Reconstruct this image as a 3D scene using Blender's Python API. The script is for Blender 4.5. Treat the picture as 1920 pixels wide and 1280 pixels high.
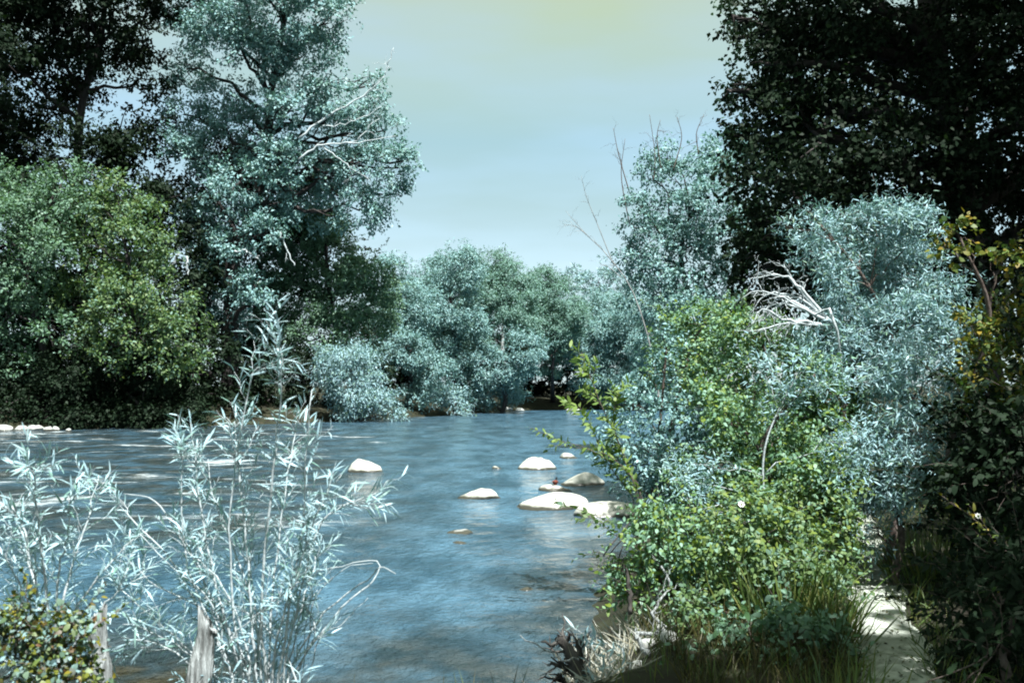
import bpy, math, random
import numpy as np
from mathutils import Vector, Matrix, Quaternion

for o in list(bpy.data.objects):
    bpy.data.objects.remove(o, do_unlink=True)
scene = bpy.context.scene
COL = scene.collection

# ------------------------------------------------------------------ camera, world, sun, exposure
CAM_H = 2.0
PITCH = math.atan(85 / 1867.0)
FOC = 1867.0
cam_data = bpy.data.cameras.new("camera")
cam_data.sensor_width = 36.0
cam_data.lens = 35.0
cam_data.clip_start = 0.05
cam_data.clip_end = 2000.0
cam = bpy.data.objects.new("camera", cam_data)
COL.objects.link(cam)
cam.location = (0, 0, CAM_H)
cam.rotation_euler = (math.pi / 2 + PITCH, 0, 0)
scene.camera = cam
cam_data.dof.use_dof = True
cam_data.dof.focus_distance = 13.0
cam_data.dof.aperture_fstop = 5.6

SUN = np.array([0.20, -0.42, 0.885]); SUN /= np.linalg.norm(SUN)
world = bpy.data.worlds.new("World")
scene.world = world
world.use_nodes = True
wn, wl = world.node_tree.nodes, world.node_tree.links
wn.clear()
w_out = wn.new("ShaderNodeOutputWorld")
w_bg = wn.new("ShaderNodeBackground")
w_bg.inputs["Strength"].default_value = 0.112
sky = wn.new("ShaderNodeTexSky")
sky.sky_type = 'NISHITA'
sky.sun_disc = False
sky.sun_elevation = math.asin(SUN[2])
sky.sun_rotation = math.atan2(SUN[0], SUN[1])
sky.altitude = 300
sky.air_density = 1.0
sky.dust_density = 1.5
sky.ozone_density = 1.2
w_tc = wn.new("ShaderNodeTexCoord")
w_map = wn.new("ShaderNodeMapping")
w_map.inputs["Scale"].default_value = (0.8, 1.0, 3.6)
w_map.inputs["Rotation"].default_value = (0.0, 0.25, 0.3)
w_noise = wn.new("ShaderNodeTexNoise")
w_noise.inputs["Scale"].default_value = 3.2
w_noise.inputs["Detail"].default_value = 4.0
w_noise.inputs["Roughness"].default_value = 0.5
w_ramp = wn.new("ShaderNodeValToRGB")
w_ramp.color_ramp.elements[0].position = 0.36
w_ramp.color_ramp.elements[0].color = (0.72, 0.72, 0.72, 1)
w_ramp.color_ramp.elements[1].position = 0.66
w_ramp.color_ramp.elements[1].color = (1.0, 1.0, 1.0, 1)
w_mix = wn.new("ShaderNodeMix")
w_mix.data_type = 'RGBA'
w_sep = wn.new("ShaderNodeSeparateXYZ")
w_el = wn.new("ShaderNodeValToRGB")                      # thin high cloud: pale low down, yellow light-leak tint painted in higher up
for k, (p_, c_) in enumerate([(0.0, (.74, .96, 1.0, 1)), (.12, (.66, .90, .96, 1)), (.24, (.50, .77, .86, 1)), (.40, (.66, .78, .50, 1))]):
    e_ = w_el.color_ramp.elements[k] if k < 2 else w_el.color_ramp.elements.new(p_)
    e_.position = p_; e_.color = c_
w_sc = wn.new("ShaderNodeVectorMath"); w_sc.operation = 'SCALE'; w_sc.inputs["Scale"].default_value = 2.75
wl.new(w_tc.outputs["Generated"], w_sep.inputs[0]); wl.new(w_sep.outputs["Z"], w_el.inputs["Fac"])
wl.new(w_el.outputs["Color"], w_sc.inputs[0]); wl.new(w_sc.outputs["Vector"], w_mix.inputs[7])
wl.new(w_tc.outputs["Generated"], w_map.inputs["Vector"])
wl.new(w_map.outputs["Vector"], w_noise.inputs["Vector"])
wl.new(w_noise.outputs["Fac"], w_ramp.inputs["Fac"])
wl.new(w_ramp.outputs["Color"], w_mix.inputs["Factor"])
wl.new(sky.outputs["Color"], w_mix.inputs[6])
wl.new(w_mix.outputs[2], w_bg.inputs["Color"])
wl.new(w_bg.outputs["Background"], w_out.inputs["Surface"])

sun_data = bpy.data.lights.new("sun", 'SUN')
sun_data.energy = 5.0
sun_data.angle = math.radians(0.5)
sun_data.color = (1.0, 0.98, 0.94)
sun = bpy.data.objects.new("sun", sun_data)
COL.objects.link(sun)
sun.location = (10, -20, 60)
sun.rotation_euler = Vector(SUN).to_track_quat('Z', 'Y').to_euler()

vs = scene.view_settings
scene.display_settings.display_device = 'sRGB'
vs.view_transform = 'Standard'
vs.look = 'None'
vs.exposure = 1.5
vs.gamma = 1.0
vs.use_curve_mapping = False
scene.render.engine = 'CYCLES'
scene.cycles.filter_width = 1.9
scene.cycles.max_bounces = 6
scene.cycles.diffuse_bounces = 2
scene.cycles.glossy_bounces = 3
scene.cycles.transmission_bounces = 3
scene.cycles.caustics_reflective = False
scene.cycles.caustics_refractive = False

# ------------------------------------------------------------------ helpers
CP, SP = math.cos(PITCH), math.sin(PITCH)

def at(px, py, depth):
    """World point that lies 'depth' metres ahead along +Y on the sight line of a pixel of the 1920x1280 picture."""
    a = (px - 960.0) / FOC
    b = (640.0 - py) / FOC
    d = np.array([a, CP - b * SP, SP + b * CP])
    return np.array([0, 0, CAM_H]) + d * (depth / d[1])

def unit(v):
    return v / np.maximum(np.linalg.norm(v, axis=-1, keepdims=True), 1e-9)

def make_mesh(name, V, faces, smooth=False):
    """faces: list of integer arrays, each of shape (n, k)."""
    me = bpy.data.meshes.new(name)
    V = np.asarray(V, dtype=np.float32)
    faces = [np.asarray(f, dtype=np.int32) for f in faces if len(f)]
    loops = np.concatenate([f.ravel() for f in faces])
    starts, s = [], 0
    for f in faces:
        n, k = f.shape
        starts.append(s + np.arange(n, dtype=np.int32) * k)
        s += n * k
    starts = np.concatenate(starts)
    me.vertices.add(len(V)); me.loops.add(len(loops)); me.polygons.add(len(starts))
    me.vertices.foreach_set("co", V.ravel())
    me.loops.foreach_set("vertex_index", loops)
    me.polygons.foreach_set("loop_start", starts)
    if smooth:
        me.polygons.foreach_set("use_smooth", np.ones(len(starts), dtype=bool))
    me.update(calc_edges=True)
    return me

def link(name, me, mat, parent=None, loc=None, kind=None):
    o = bpy.data.objects.new(name, me)
    if mat is not None and me is not None and len(me.materials) == 0:
        me.materials.append(mat)
    COL.objects.link(o)
    if parent is not None:
        o.parent = parent
    if loc is not None:
        o.location = loc
    if kind:
        o["kind"] = kind
    return o

def thing(name, label, cat, loc, group=None):
    o = bpy.data.objects.new(name, None)
    o.empty_display_size = 0.2
    COL.objects.link(o)
    o.location = loc
    o["label"] = label
    o["category"] = cat
    if group:
        o["group"] = group
    return o

def tag(o, label, cat, group=None):
    o["label"] = label; o["category"] = cat
    if group:
        o["group"] = group
    return o

def smooth_path(pts, n):
    P = np.asarray(pts, float)
    if len(P) == 2:
        t = np.linspace(0, 1, n)[:, None]
        return P[0] * (1 - t) + P[1] * t
    Q = np.vstack([2 * P[0] - P[1], P, 2 * P[-1] - P[-2]])
    u = np.linspace(0, len(P) - 1 - 1e-6, n)
    i = u.astype(int); t = (u - i)[:, None]
    a, b, c, d = Q[i], Q[i + 1], Q[i + 2], Q[i + 3]
    return 0.5 * (2 * b + (c - a) * t + (2 * a - 5 * b + 4 * c - d) * t ** 2 + (3 * b - a - 3 * c + d) * t ** 3)

def tube(P, R, sides=6, closed=True):
    P = np.asarray(P, float); R = np.asarray(R, float)
    n = len(P)
    T = unit(np.gradient(P, axis=0))
    ref = np.array([0.31, 0.17, 0.05]) if abs(T[0][2]) > 0.8 else np.array([0.02, 0.05, 1.0])
    A = unit(np.cross(T, ref)); B = np.cross(T, A)
    ang = np.linspace(0, 2 * math.pi, sides, endpoint=False)
    V = P[:, None, :] + R[:, None, None] * (A[:, None, :] * np.cos(ang)[None, :, None] + B[:, None, :] * np.sin(ang)[None, :, None])
    V = V.reshape(-1, 3)
    i = np.arange(n - 1)[:, None] * sides; j = np.arange(sides)[None, :]; k = (j + 1) % sides
    F = np.stack([i + j, i + k, i + sides + k, i + sides + j], -1).reshape(-1, 4)
    V = np.vstack([V, P[:1], P[-1:]])
    b, e = n * sides, n * sides + 1
    jj = np.arange(sides)
    tri = np.vstack([np.stack([np.full(sides, b), (jj + 1) % sides, jj], -1),
                     np.stack([np.full(sides, e), (n - 1) * sides + jj, (n - 1) * sides + (jj + 1) % sides], -1)])
    return V, F, tri

class Geo:
    def __init__(self):
        self.V, self.F4, self.F3, self.n = [], [], [], 0
    def add(self, V, F4=None, F3=None):
        if F4 is not None and len(F4): self.F4.append(np.asarray(F4) + self.n)
        if F3 is not None and len(F3): self.F3.append(np.asarray(F3) + self.n)
        self.V.append(V); self.n += len(V)
    def tube(self, P, R, sides=6):
        self.add(*tube(P, R, sides))
    def mesh(self, name, origin=(0, 0, 0), smooth=False):
        V = np.vstack(self.V) - np.asarray(origin)
        fs = []
        if self.F4: fs.append(np.vstack(self.F4))
        if self.F3: fs.append(np.vstack(self.F3))
        return make_mesh(name, V, fs, smooth)

def leaves_geo(P, D, N, L, W, shape, curl=0.12):
    """Leaf blades: P roots, D axis, N rough normal, L lengths, W widths."""
    D = unit(D); S = unit(np.cross(D, N)); N = np.cross(S, D)
    n = len(P); L = L[:, None]; W = W[:, None]
    idx = np.arange(n)[:, None]
    if shape == 'rhomb':
        V = np.stack([P, P + D * L * .42 + S * W * .5 + N * W * .12, P + D * L - N * L * curl, P + D * L * .42 - S * W * .5 + N * W * .12], 1)
        return V.reshape(-1, 3), idx * 4 + np.array([[0, 1, 2, 3]]), None
    if shape == 'broad':
        f = ((0.30, .50), (0.68, .40))
    else:
        f = ((0.28, .46), (0.68, .38))
    V = np.stack([P,
                  P + D * L * f[0][0] + S * W * f[0][1] + N * W * .14, P + D * L * f[0][0] - S * W * f[0][1] + N * W * .14,
                  P + D * L * f[1][0] + S * W * f[1][1] - N * L * curl * .35, P + D * L * f[1][0] - S * W * f[1][1] - N * L * curl * .35,
                  P + D * L * .97 - N * L * curl], 1)
    F4 = idx * 6 + np.array([[1, 2, 4, 3]])
    F3 = np.concatenate([idx * 6 + np.array([[0, 2, 1]]), idx * 6 + np.array([[3, 4, 5]])])
    return V.reshape(-1, 3), F4, F3

def rand_unit(rng, n):
    return unit(rng.normal(size=(n, 3)))

def hash2(ix, iy, seed):
    h = (ix.astype(np.int64) * 374761393 + iy.astype(np.int64) * 668265263 + seed * 974634777) & 0x7fffffff
    h = ((h ^ (h >> 13)) * 1274126177) & 0x7fffffff
    return ((h ^ (h >> 16)) & 0xffff) / 65535.0

def vnoise(x, y, seed=0):
    ix, iy = np.floor(x), np.floor(y)
    fx, fy = x - ix, y - iy
    fx = fx * fx * (3 - 2 * fx); fy = fy * fy * (3 - 2 * fy)
    a, b = hash2(ix, iy, seed), hash2(ix + 1, iy, seed)
    c, d = hash2(ix, iy + 1, seed), hash2(ix + 1, iy + 1, seed)
    return (a * (1 - fx) + b * fx) * (1 - fy) + (c * (1 - fx) + d * fx) * fy - 0.5

def fbm(x, y, seed=0, octv=4):
    s, a = 0, 1.0
    for k in range(octv):
        s = s + a * vnoise(x * 2 ** k, y * 2 ** k, seed + k); a *= 0.5
    return s

def smoothstep(a, b, x):
    t = np.clip((x - a) / (b - a), 0, 1)
    return t * t * (3 - 2 * t)

# ------------------------------------------------------------------ materials
def new_mat(name):
    m = bpy.data.materials.new(name)
    m.use_nodes = True
    m.node_tree.nodes.clear()
    return m, m.node_tree.nodes, m.node_tree.links

def leaf_mat(name, cols, rough=0.5, spec=0.24, trans=0.28, trans_tint=(0.85, 1.0, 0.35)):
    m, n, l = new_mat(name)
    out = n.new("ShaderNodeOutputMaterial")
    geo = n.new("ShaderNodeNewGeometry"); oi = n.new("ShaderNodeObjectInfo")
    add = n.new("ShaderNodeMath"); add.operation = 'ADD'
    fr = n.new("ShaderNodeMath"); fr.operation = 'FRACT'
    l.new(geo.outputs["Random Per Island"], add.inputs[0]); l.new(oi.outputs["Random"], add.inputs[1]); l.new(add.outputs[0], fr.inputs[0])
    ramp = n.new("ShaderNodeValToRGB")
    cr = ramp.color_ramp
    while len(cr.elements) < len(cols):
        cr.elements.new(0.5)
    for k, c in enumerate(cols):
        cr.elements[k].position = k / (len(cols) - 1)
        cr.elements[k].color = (*c, 1)
    l.new(fr.outputs[0], ramp.inputs["Fac"])
    p = n.new("ShaderNodeBsdfPrincipled")
    p.inputs["Roughness"].default_value = rough
    p.inputs["Specular IOR Level"].default_value = spec
    l.new(ramp.outputs["Color"], p.inputs["Base Color"])
    tr = n.new("ShaderNodeBsdfTranslucent")
    mul = n.new("ShaderNodeMix"); mul.data_type = 'RGBA'; mul.blend_type = 'MULTIPLY'
    mul.inputs["Factor"].default_value = 1.0
    mul.inputs[7].default_value = (*trans_tint, 1)
    l.new(ramp.outputs["Color"], mul.inputs[6]); l.new(mul.outputs[2], tr.inputs["Color"])
    mx = n.new("ShaderNodeMixShader"); mx.inputs["Fac"].default_value = trans
    l.new(p.outputs[0], mx.inputs[1]); l.new(tr.outputs[0], mx.inputs[2]); l.new(mx.outputs[0], out.inputs["Surface"])
    return m

def noise_mat(name, c1, c2, scale=6.0, rough=0.85, bump=0.3, detail=6.0, stretch=(1, 1, 1), spec=0.25, c3=None):
    m, n, l = new_mat(name)
    out = n.new("ShaderNodeOutputMaterial"); p = n.new("ShaderNodeBsdfPrincipled")
    tc = n.new("ShaderNodeTexCoord"); mp = n.new("ShaderNodeMapping"); mp.inputs["Scale"].default_value = stretch
    no = n.new("ShaderNodeTexNoise"); no.inputs["Scale"].default_value = scale; no.inputs["Detail"].default_value = detail
    ramp = n.new("ShaderNodeValToRGB"); cr = ramp.color_ramp
    cr.elements[0].position, cr.elements[1].position = 0.32, 0.68
    cr.elements[0].color, cr.elements[1].color = (*c1, 1), (*c2, 1)
    if c3:
        e = cr.elements.new(0.56); e.color = (*c3, 1)
    bp = n.new("ShaderNodeBump"); bp.inputs["Strength"].default_value = bump; bp.inputs["Distance"].default_value = 0.05
    p.inputs["Roughness"].default_value = rough; p.inputs["Specular IOR Level"].default_value = spec
    l.new(tc.outputs["Object"], mp.inputs["Vector"]); l.new(mp.outputs[0], no.inputs["Vector"])
    l.new(no.outputs["Fac"], ramp.inputs["Fac"]); l.new(ramp.outputs["Color"], p.inputs["Base Color"])
    l.new(no.outputs["Fac"], bp.inputs["Height"]); l.new(bp.outputs[0], p.inputs["Normal"]); l.new(p.outputs[0], out.inputs["Surface"])
    return m

M = {}
M['silver'] = leaf_mat("silver_leaf", [(0.178, 0.314, 0.362), (0.268, 0.421, 0.490), (0.129, 0.245, 0.226), (0.327, 0.480, 0.539), (0.090, 0.167, 0.088), (0.208, 0.363, 0.432)], trans=.18, trans_tint=(.8, 1, .7))
M['pale'] = leaf_mat("pale_leaf", [(0.132, 0.252, 0.266), (0.204, 0.363, 0.390), (0.092, 0.181, 0.143), (0.276, 0.434, 0.466)], trans=.2, trans_tint=(.8, 1, .6))
M['green'] = leaf_mat("green_leaf", [(.08, .16, .10), (.13, .23, .17), (.06, .13, .055), (.18, .29, .24)], trans=.25)
M['lime'] = leaf_mat("lime_leaf", [(.08, .14, .05), (.13, .20, .08), (.06, .12, .04), (.17, .29, .24), (.12, .16, .03)], trans=.35)
M['mixed'] = leaf_mat("riverbank_leaf", [(0.095, 0.185, 0.072), (0.181, 0.330, 0.251), (0.148, 0.206, 0.024), (0.063, 0.144, 0.057), (0.233, 0.391, 0.316)], trans=.28)
M['gold'] = leaf_mat("golden_leaf", [(.15, .14, .018), (.08, .13, .025), (.20, .15, .02), (.07, .13, .05), (.12, .17, .04)], trans=.3)
M['goldmix'] = leaf_mat("golden_plant_leaf", [(.17, .14, .015), (.09, .13, .02), (.20, .33, .36), (.05, .09, .03), (.15, .17, .03), (.16, .28, .28), (.10, .05, .02), (.10, .17, .05)], trans=.2)
M['willow'] = leaf_mat("willow_leaf", [(0.204, 0.340, 0.386), (0.311, 0.460, 0.525), (0.126, 0.240, 0.198), (0.408, 0.550, 0.604), (0.243, 0.380, 0.426)], trans=.18, trans_tint=(.8, 1, .8), spec=.2)
M['straw'] = leaf_mat("bleached_straw", [(.34, .36, .33), (.46, .48, .44), (.24, .22, .15), (.30, .33, .30)], trans=.15, trans_tint=(1, 1, .8))
M['sprout'] = leaf_mat("young_leaf", [(0.131, 0.204, 0.045), (0.172, 0.246, 0.072), (0.098, 0.170, 0.036), (0.180, 0.272, 0.144)], trans=.35)
M['thicket'] = leaf_mat("thicket_leaf", [(0.097, 0.160, 0.043), (0.151, 0.200, 0.034), (0.173, 0.310, 0.238), (0.065, 0.120, 0.043), (0.130, 0.190, 0.051), (0.140, 0.250, 0.162)], trans=.3)
M['palegreen'] = leaf_mat("soft_green_leaf", [(.10, .20, .17), (.15, .27, .25), (.07, .15, .10), (.20, .34, .33)], trans=.22)
M['dark'] = leaf_mat("shade_dark_leaf", [(.008, .017, .010), (.013, .027, .014), (.006, .013, .007), (.021, .037, .021)], trans=.2, spec=.10, rough=.6)  # leaf colour lowered so these crowns read as deep shade
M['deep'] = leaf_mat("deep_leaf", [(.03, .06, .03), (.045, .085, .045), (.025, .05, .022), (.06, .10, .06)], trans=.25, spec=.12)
M['blade'] = leaf_mat("grass_blade", [(.05, .10, .02), (.09, .14, .04), (.12, .13, .03), (.06, .12, .07)], trans=.3)
M['dryblade'] = leaf_mat("dry_grass", [(.05, .04, .015), (.03, .035, .012), (.09, .08, .03), (.04, .07, .02)], trans=.2)
M['petal'] = leaf_mat("petal", [(.75, .78, .75), (.8, .8, .78)], trans=.2, trans_tint=(1, 1, 1))
M['bark'] = noise_mat("dark_bark", (.018, .016, .016), (.05, .045, .045), 9, stretch=(1, 1, .25), bump=.6)
M['barkpale'] = noise_mat("grey_bark", (.12, .13, .13), (.28, .30, .30), 10, stretch=(1, 1, .25), bump=.5)
M['twig'] = noise_mat("pale_twig", (.28, .32, .34), (.44, .50, .52), 30, bump=.2)
M['twigdark'] = noise_mat("brown_twig", (.05, .035, .03), (.12, .10, .09), 30, bump=.2)
M['drift'] = noise_mat("weathered_wood", (.05, .052, .05), (.36, .40, .41), 60, stretch=(1, 1, .12), bump=.7)
M['stump'] = noise_mat("wet_dark_wood", (.02, .017, .016), (.09, .085, .08), 14, stretch=(1, 1, .3), bump=.8)
M['rock'] = noise_mat("pale_river_rock", (.24, .25, .22), (.47, .475, .43), 5, bump=.7, rough=.9, c3=(.40, .41, .37))
M['rockgrey'] = noise_mat("grey_river_rock", (.22, .24, .24), (.42, .44, .42), 7, bump=.4, rough=.85)
M['path'] = noise_mat("path_dirt", (.17, .19, .16), (.38, .415, .375), 9, bump=.6, rough=.95, c3=(.30, .33, .295))
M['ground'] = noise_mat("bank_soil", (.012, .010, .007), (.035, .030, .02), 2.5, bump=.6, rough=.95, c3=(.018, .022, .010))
M['bird_body'] = noise_mat("russet_feather", (.10, .025, .015), (.17, .05, .03), 60, bump=.1)
M['bird_head'] = noise_mat("dark_feather", (.012, .016, .018), (.03, .035, .035), 60, bump=.1)
M['bill'] = noise_mat("bill_horn", (.10, .07, .03), (.16, .10, .04), 40, bump=.05)

def water_material():
    m, n, l = new_mat("river_water")
    out = n.new("ShaderNodeOutputMaterial"); p = n.new("ShaderNodeBsdfPrincipled")
    tc = n.new("ShaderNodeTexCoord")
    at_ = n.new("ShaderNodeAttribute"); at_.attribute_name = "bed_and_shade"
    af = n.new("ShaderNodeAttribute"); af.attribute_name = "riffle"
    def noise(scale, stretch, detail=4, rough=.55, rot=0.0):
        mp = n.new("ShaderNodeMapping"); mp.inputs["Scale"].default_value = stretch; mp.inputs["Rotation"].default_value = (0, 0, rot)
        no = n.new("ShaderNodeTexNoise"); no.inputs["Scale"].default_value = scale; no.inputs["Detail"].default_value = detail; no.inputs["Roughness"].default_value = rough
        l.new(tc.outputs["Object"], mp.inputs[0]); l.new(mp.outputs[0], no.inputs["Vector"])
        return no.outputs["Fac"]
    def mth(op, a, b=None, c=None):
        x = n.new("ShaderNodeMath"); x.operation = op
        for k, v in enumerate((a, b, c)):
            if v is None: continue
            if isinstance(v, (int, float)): x.inputs[k].default_value = v
            else: l.new(v, x.inputs[k])
        return x.outputs[0]
    def mr(v, a, b, c=0.0, d=1.0):
        x = n.new("ShaderNodeMapRange"); x.interpolation_type = 'SMOOTHSTEP'
        x.inputs["From Min"].default_value = a; x.inputs["From Max"].default_value = b
        x.inputs["To Min"].default_value = c; x.inputs["To Max"].default_value = d
        l.new(v, x.inputs["Value"]); return x.outputs["Result"]
    def mix(f, a, b):
        x = n.new("ShaderNodeMix"); x.data_type = 'RGBA'
        l.new(f, x.inputs["Factor"])
        for k, v in ((6, a), (7, b)):
            if isinstance(v, tuple): x.inputs[k].default_value = (*v, 1)
            else: l.new(v, x.inputs[k])
        return x.outputs[2]
    big = noise(.9, (1, .45, 1), 6, .65)
    body = mix(mr(big, .38, .62), (.024, .064, .098), (.066, .145, .212))
    bed_shade_col = mix(mr(noise(2.2, (1, 1, 1), 5), .4, .6), (.008, .010, .007), (.032, .029, .017))  # bed colour, also used for the painted reflection of bank trees
    sh = mth('MULTIPLY', at_.outputs["Fac"], mr(noise(.9, (1, 1, 1), 4), .30, .62, .25, 1.0))
    col = mix(sh, body, bed_shade_col)
    fo = noise(1.0, (.55, 1.05, 1), 8, .68, 0.12)
    fo2 = noise(.35, (.5, 1.3, 1), 3, .5)
    thr = mth('ADD', fo, mth('MULTIPLY', mth('SUBTRACT', fo2, .5), .55))
    thr = mth('ADD', thr, mth('MULTIPLY', mth('SUBTRACT', af.outputs["Fac"], 1.0), .22))
    foam = mth('MULTIPLY', mr(thr, .55, .76), mr(noise(5.0, (.6, 1.5, 1), 4, .7), .30, .58, .15, 1.0))
    col = mix(foam, col, (.55, .63, .66))
    l.new(col, p.inputs["Base Color"])
    l.new(mr(foam, 0, 1, .10, .75), p.inputs["Roughness"])
    p.inputs["IOR"].default_value = 1.333
    r1 = noise(1.7, (1.25, .72, 1), 6, .65, .35)
    r2 = noise(7.0, (1.25, .75, 1), 4, .6, -.35)
    r3 = noise(.45, (.9, .8, 1), 3, .5, .1)
    h = mth('ADD', mth('MULTIPLY', r1, .15), mth('MULTIPLY', r2, .075))
    h = mth('ADD', h, mth('MULTIPLY', r3, .12))
    h = mth('ADD', h, mth('MULTIPLY', noise(16.0, (1.2, .8, 1), 3, .6, .2), .022))
    h = mth('ADD', h, mth('MULTIPLY', foam, .03))
    b = n.new("ShaderNodeBump"); b.inputs["Strength"].default_value = 1.0; b.inputs["Distance"].default_value = 1.0
    l.new(h, b.inputs["Height"]); l.new(b.outputs[0], p.inputs["Normal"]); l.new(p.outputs[0], out.inputs["Surface"])
    return m
def wet_band(mat):
    """Stone stays dark and glossy where the river keeps it wet, just above the water level."""
    n, l = mat.node_tree.nodes, mat.node_tree.links
    p = next(x for x in n if x.type == 'BSDF_PRINCIPLED')
    src = p.inputs["Base Color"].links[0].from_socket
    g = n.new("ShaderNodeNewGeometry"); sp = n.new("ShaderNodeSeparateXYZ"); l.new(g.outputs["Position"], sp.inputs[0])
    no = n.new("ShaderNodeTexNoise"); no.inputs["Scale"].default_value = 5.0
    ad = n.new("ShaderNodeMath"); ad.operation = 'MULTIPLY_ADD'; l.new(no.outputs["Fac"], ad.inputs[0]); ad.inputs[1].default_value = -.07; l.new(sp.outputs["Z"], ad.inputs[2])
    r = n.new("ShaderNodeMapRange"); r.inputs["From Min"].default_value = .0; r.inputs["From Max"].default_value = .035
    l.new(ad.outputs[0], r.inputs["Value"])
    mx = n.new("ShaderNodeMix"); mx.data_type = 'RGBA'; mx.inputs[6].default_value = (.045, .045, .035, 1)
    l.new(r.outputs["Result"], mx.inputs["Factor"]); l.new(src, mx.inputs[7]); l.new(mx.outputs[2], p.inputs["Base Color"])
    r2 = n.new("ShaderNodeMapRange"); r2.inputs["To Min"].default_value = .25; r2.inputs["To Max"].default_value = .9
    l.new(r.outputs["Result"], r2.inputs["Value"]); l.new(r2.outputs["Result"], p.inputs["Roughness"])
M['river_rock'] = M['rock'].copy(); wet_band(M['river_rock'])
M['river_rock_grey'] = M['rockgrey'].copy(); wet_band(M['river_rock_grey'])
M['water'] = water_material()

# ------------------------------------------------------------------ river course, ground, water, path
RIVER = np.array([(-60, 8.5), (-30, 7.2), (-8, 6.2), (-3, 5.5), (-1.2, 5.2), (-0.2, 5.4), (0.2, 6.2), (0.38, 6.9), (0.9, 9.3), (1.7, 13.5),
                  (3.2, 21), (6.5, 36), (12, 55), (30, 75), (90, 92), (90, 122), (30, 100), (12, 90), (1, 85), (-6, 66), (-10, 57.5), (-17, 50), (-23.6, 46), (-60, 40)], float)

def river_sd(x, y):
    """Signed distance to the river's outline, negative over the water."""
    sh = x.shape; p = np.stack([x.ravel(), y.ravel()], -1)
    best = np.full(len(p), 1e9); inside = np.zeros(len(p), bool)
    for k in range(len(RIVER)):
        a, b = RIVER[k], RIVER[(k + 1) % len(RIVER)]
        ab = b - a
        t = np.clip(((p - a) @ ab) / (ab @ ab), 0, 1)
        best = np.minimum(best, np.linalg.norm(p - a - t[:, None] * ab, axis=1))
        c = (a[1] > p[:, 1]) != (b[1] > p[:, 1])
        with np.errstate(divide='ignore', invalid='ignore'):
            xc = a[0] + (p[:, 1] - a[1]) / (b[1] - a[1]) * ab[0]
        inside ^= c & (p[:, 0] < xc)
    return np.where(inside, -best, best).reshape(sh)

PATH_C = np.array([(1.35, 1.5), (1.62, 3.2), (2.03, 5.15), (2.44, 6.6), (2.86, 7.9), (3.45, 9.8), (4.6, 13.5), (6.8, 20)], float)
PATH_L = smooth_path(PATH_C, 60)

def path_dist(x, y):
    p = np.stack([x.ravel(), y.ravel()], -1)
    return np.min(np.linalg.norm(p[:, None, :] - PATH_L[None, :, :], axis=2), axis=1).reshape(x.shape)

def ground_z(x, y, fine=True):
    x = np.asarray(x, float); y = np.asarray(y, float)
    d = river_sd(x + .35 * fbm(x * .9, y * .9, 5), y + .35 * fbm(x * .9, y * .9, 9))
    near = smoothstep(34, 14, y)
    z = np.where(d > 0, .42 * smoothstep(0, .9, d) + .02 * np.clip(d, 0, 60) + (1 - near) * 0.5 * smoothstep(.5, 4, d), -.6 * smoothstep(0, 2.0, -d))
    z = z + near * .20 * np.clip(x - 3.6 - .28 * np.maximum(y - 6, 0), 0, 5) * (d > 0)
    z = z + np.where(d > .3, .10 * fbm(x * .7, y * .7, 2) + .03 * fbm(x * 3, y * 3, 3), 0)
    return z

gx = np.sinh(np.linspace(-5.2, 5.2, 260)) / math.sinh(5.2) * 420
gy = np.concatenate([-np.geomspace(420, 3, 18), np.linspace(-2, 16, 120), np.geomspace(16.2, 420, 110)])
X, Y = np.meshgrid(gx, gy)
Z = ground_z(X, Y)
nearp = (np.abs(X) < 12) & (Y < 24) & (Y > 0)
pd = np.full(X.shape, 9.0); pd[nearp] = path_dist(X[nearp], Y[nearp])
Z = Z - .05 * smoothstep(.5, .2, pd)
ny, nx = X.shape
ii = (np.arange(ny - 1)[:, None] * nx + np.arange(nx - 1)[None, :])
F = np.stack([ii, ii + 1, ii + nx + 1, ii + nx], -1).reshape(-1, 4)
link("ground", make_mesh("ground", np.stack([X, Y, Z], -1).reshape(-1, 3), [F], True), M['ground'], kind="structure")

# water: a rippled sheet, finer near the bank we stand on
wy = np.concatenate([np.linspace(4.2, 30, 240), np.geomspace(30.2, 125, 130)])
wu = np.linspace(-1, 1, 300)
WX = wu[None, :] * (8 + wy[:, None] * .95); WY = np.repeat(wy[:, None], 300, 1)
rif = smoothstep(.05, -.25, WX / WY) * smoothstep(9, 15, WY) * smoothstep(70, 45, WY)
rif = np.maximum(rif, .55 * smoothstep(30, 45, WY) * smoothstep(90, 70, WY) * smoothstep(.1, -.1, WX / WY))
wz = .045 * fbm(WX * .8, WY * .7, 21, 4) * (.6 + .8 * rif) + .014 * fbm(WX * 2.6, WY * 3.6, 31, 3)
sdw = river_sd(WX, WY)
bed_and_shade = smoothstep(-2.2, -.2, sdw) * smoothstep(30, 12, WY) * .75 + .85 * smoothstep(.0, -1.6, WX) * smoothstep(10.5, 7.0, WY) + .8 * rif  # riffle term paints in the dark tree reflection; the rest is shallow bed
ny, nx = WX.shape
ii = (np.arange(ny - 1)[:, None] * nx + np.arange(nx - 1)[None, :])
F = np.stack([ii, ii + 1, ii + nx + 1, ii + nx], -1).reshape(-1, 4)
keep = (sdw.ravel()[F] < 1.5).any(axis=1)
wme = make_mesh("river", np.stack([WX, WY, wz], -1).reshape(-1, 3), [F[keep]], True)
for nm, arr in (("bed_and_shade", np.clip(bed_and_shade, 0, 1)), ("riffle", rif)):
    a = wme.attributes.new(nm, 'FLOAT', 'POINT'); a.data.foreach_set("value", arr.ravel().astype(np.float32))
link("river", wme, M['water'], kind="structure")

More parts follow.
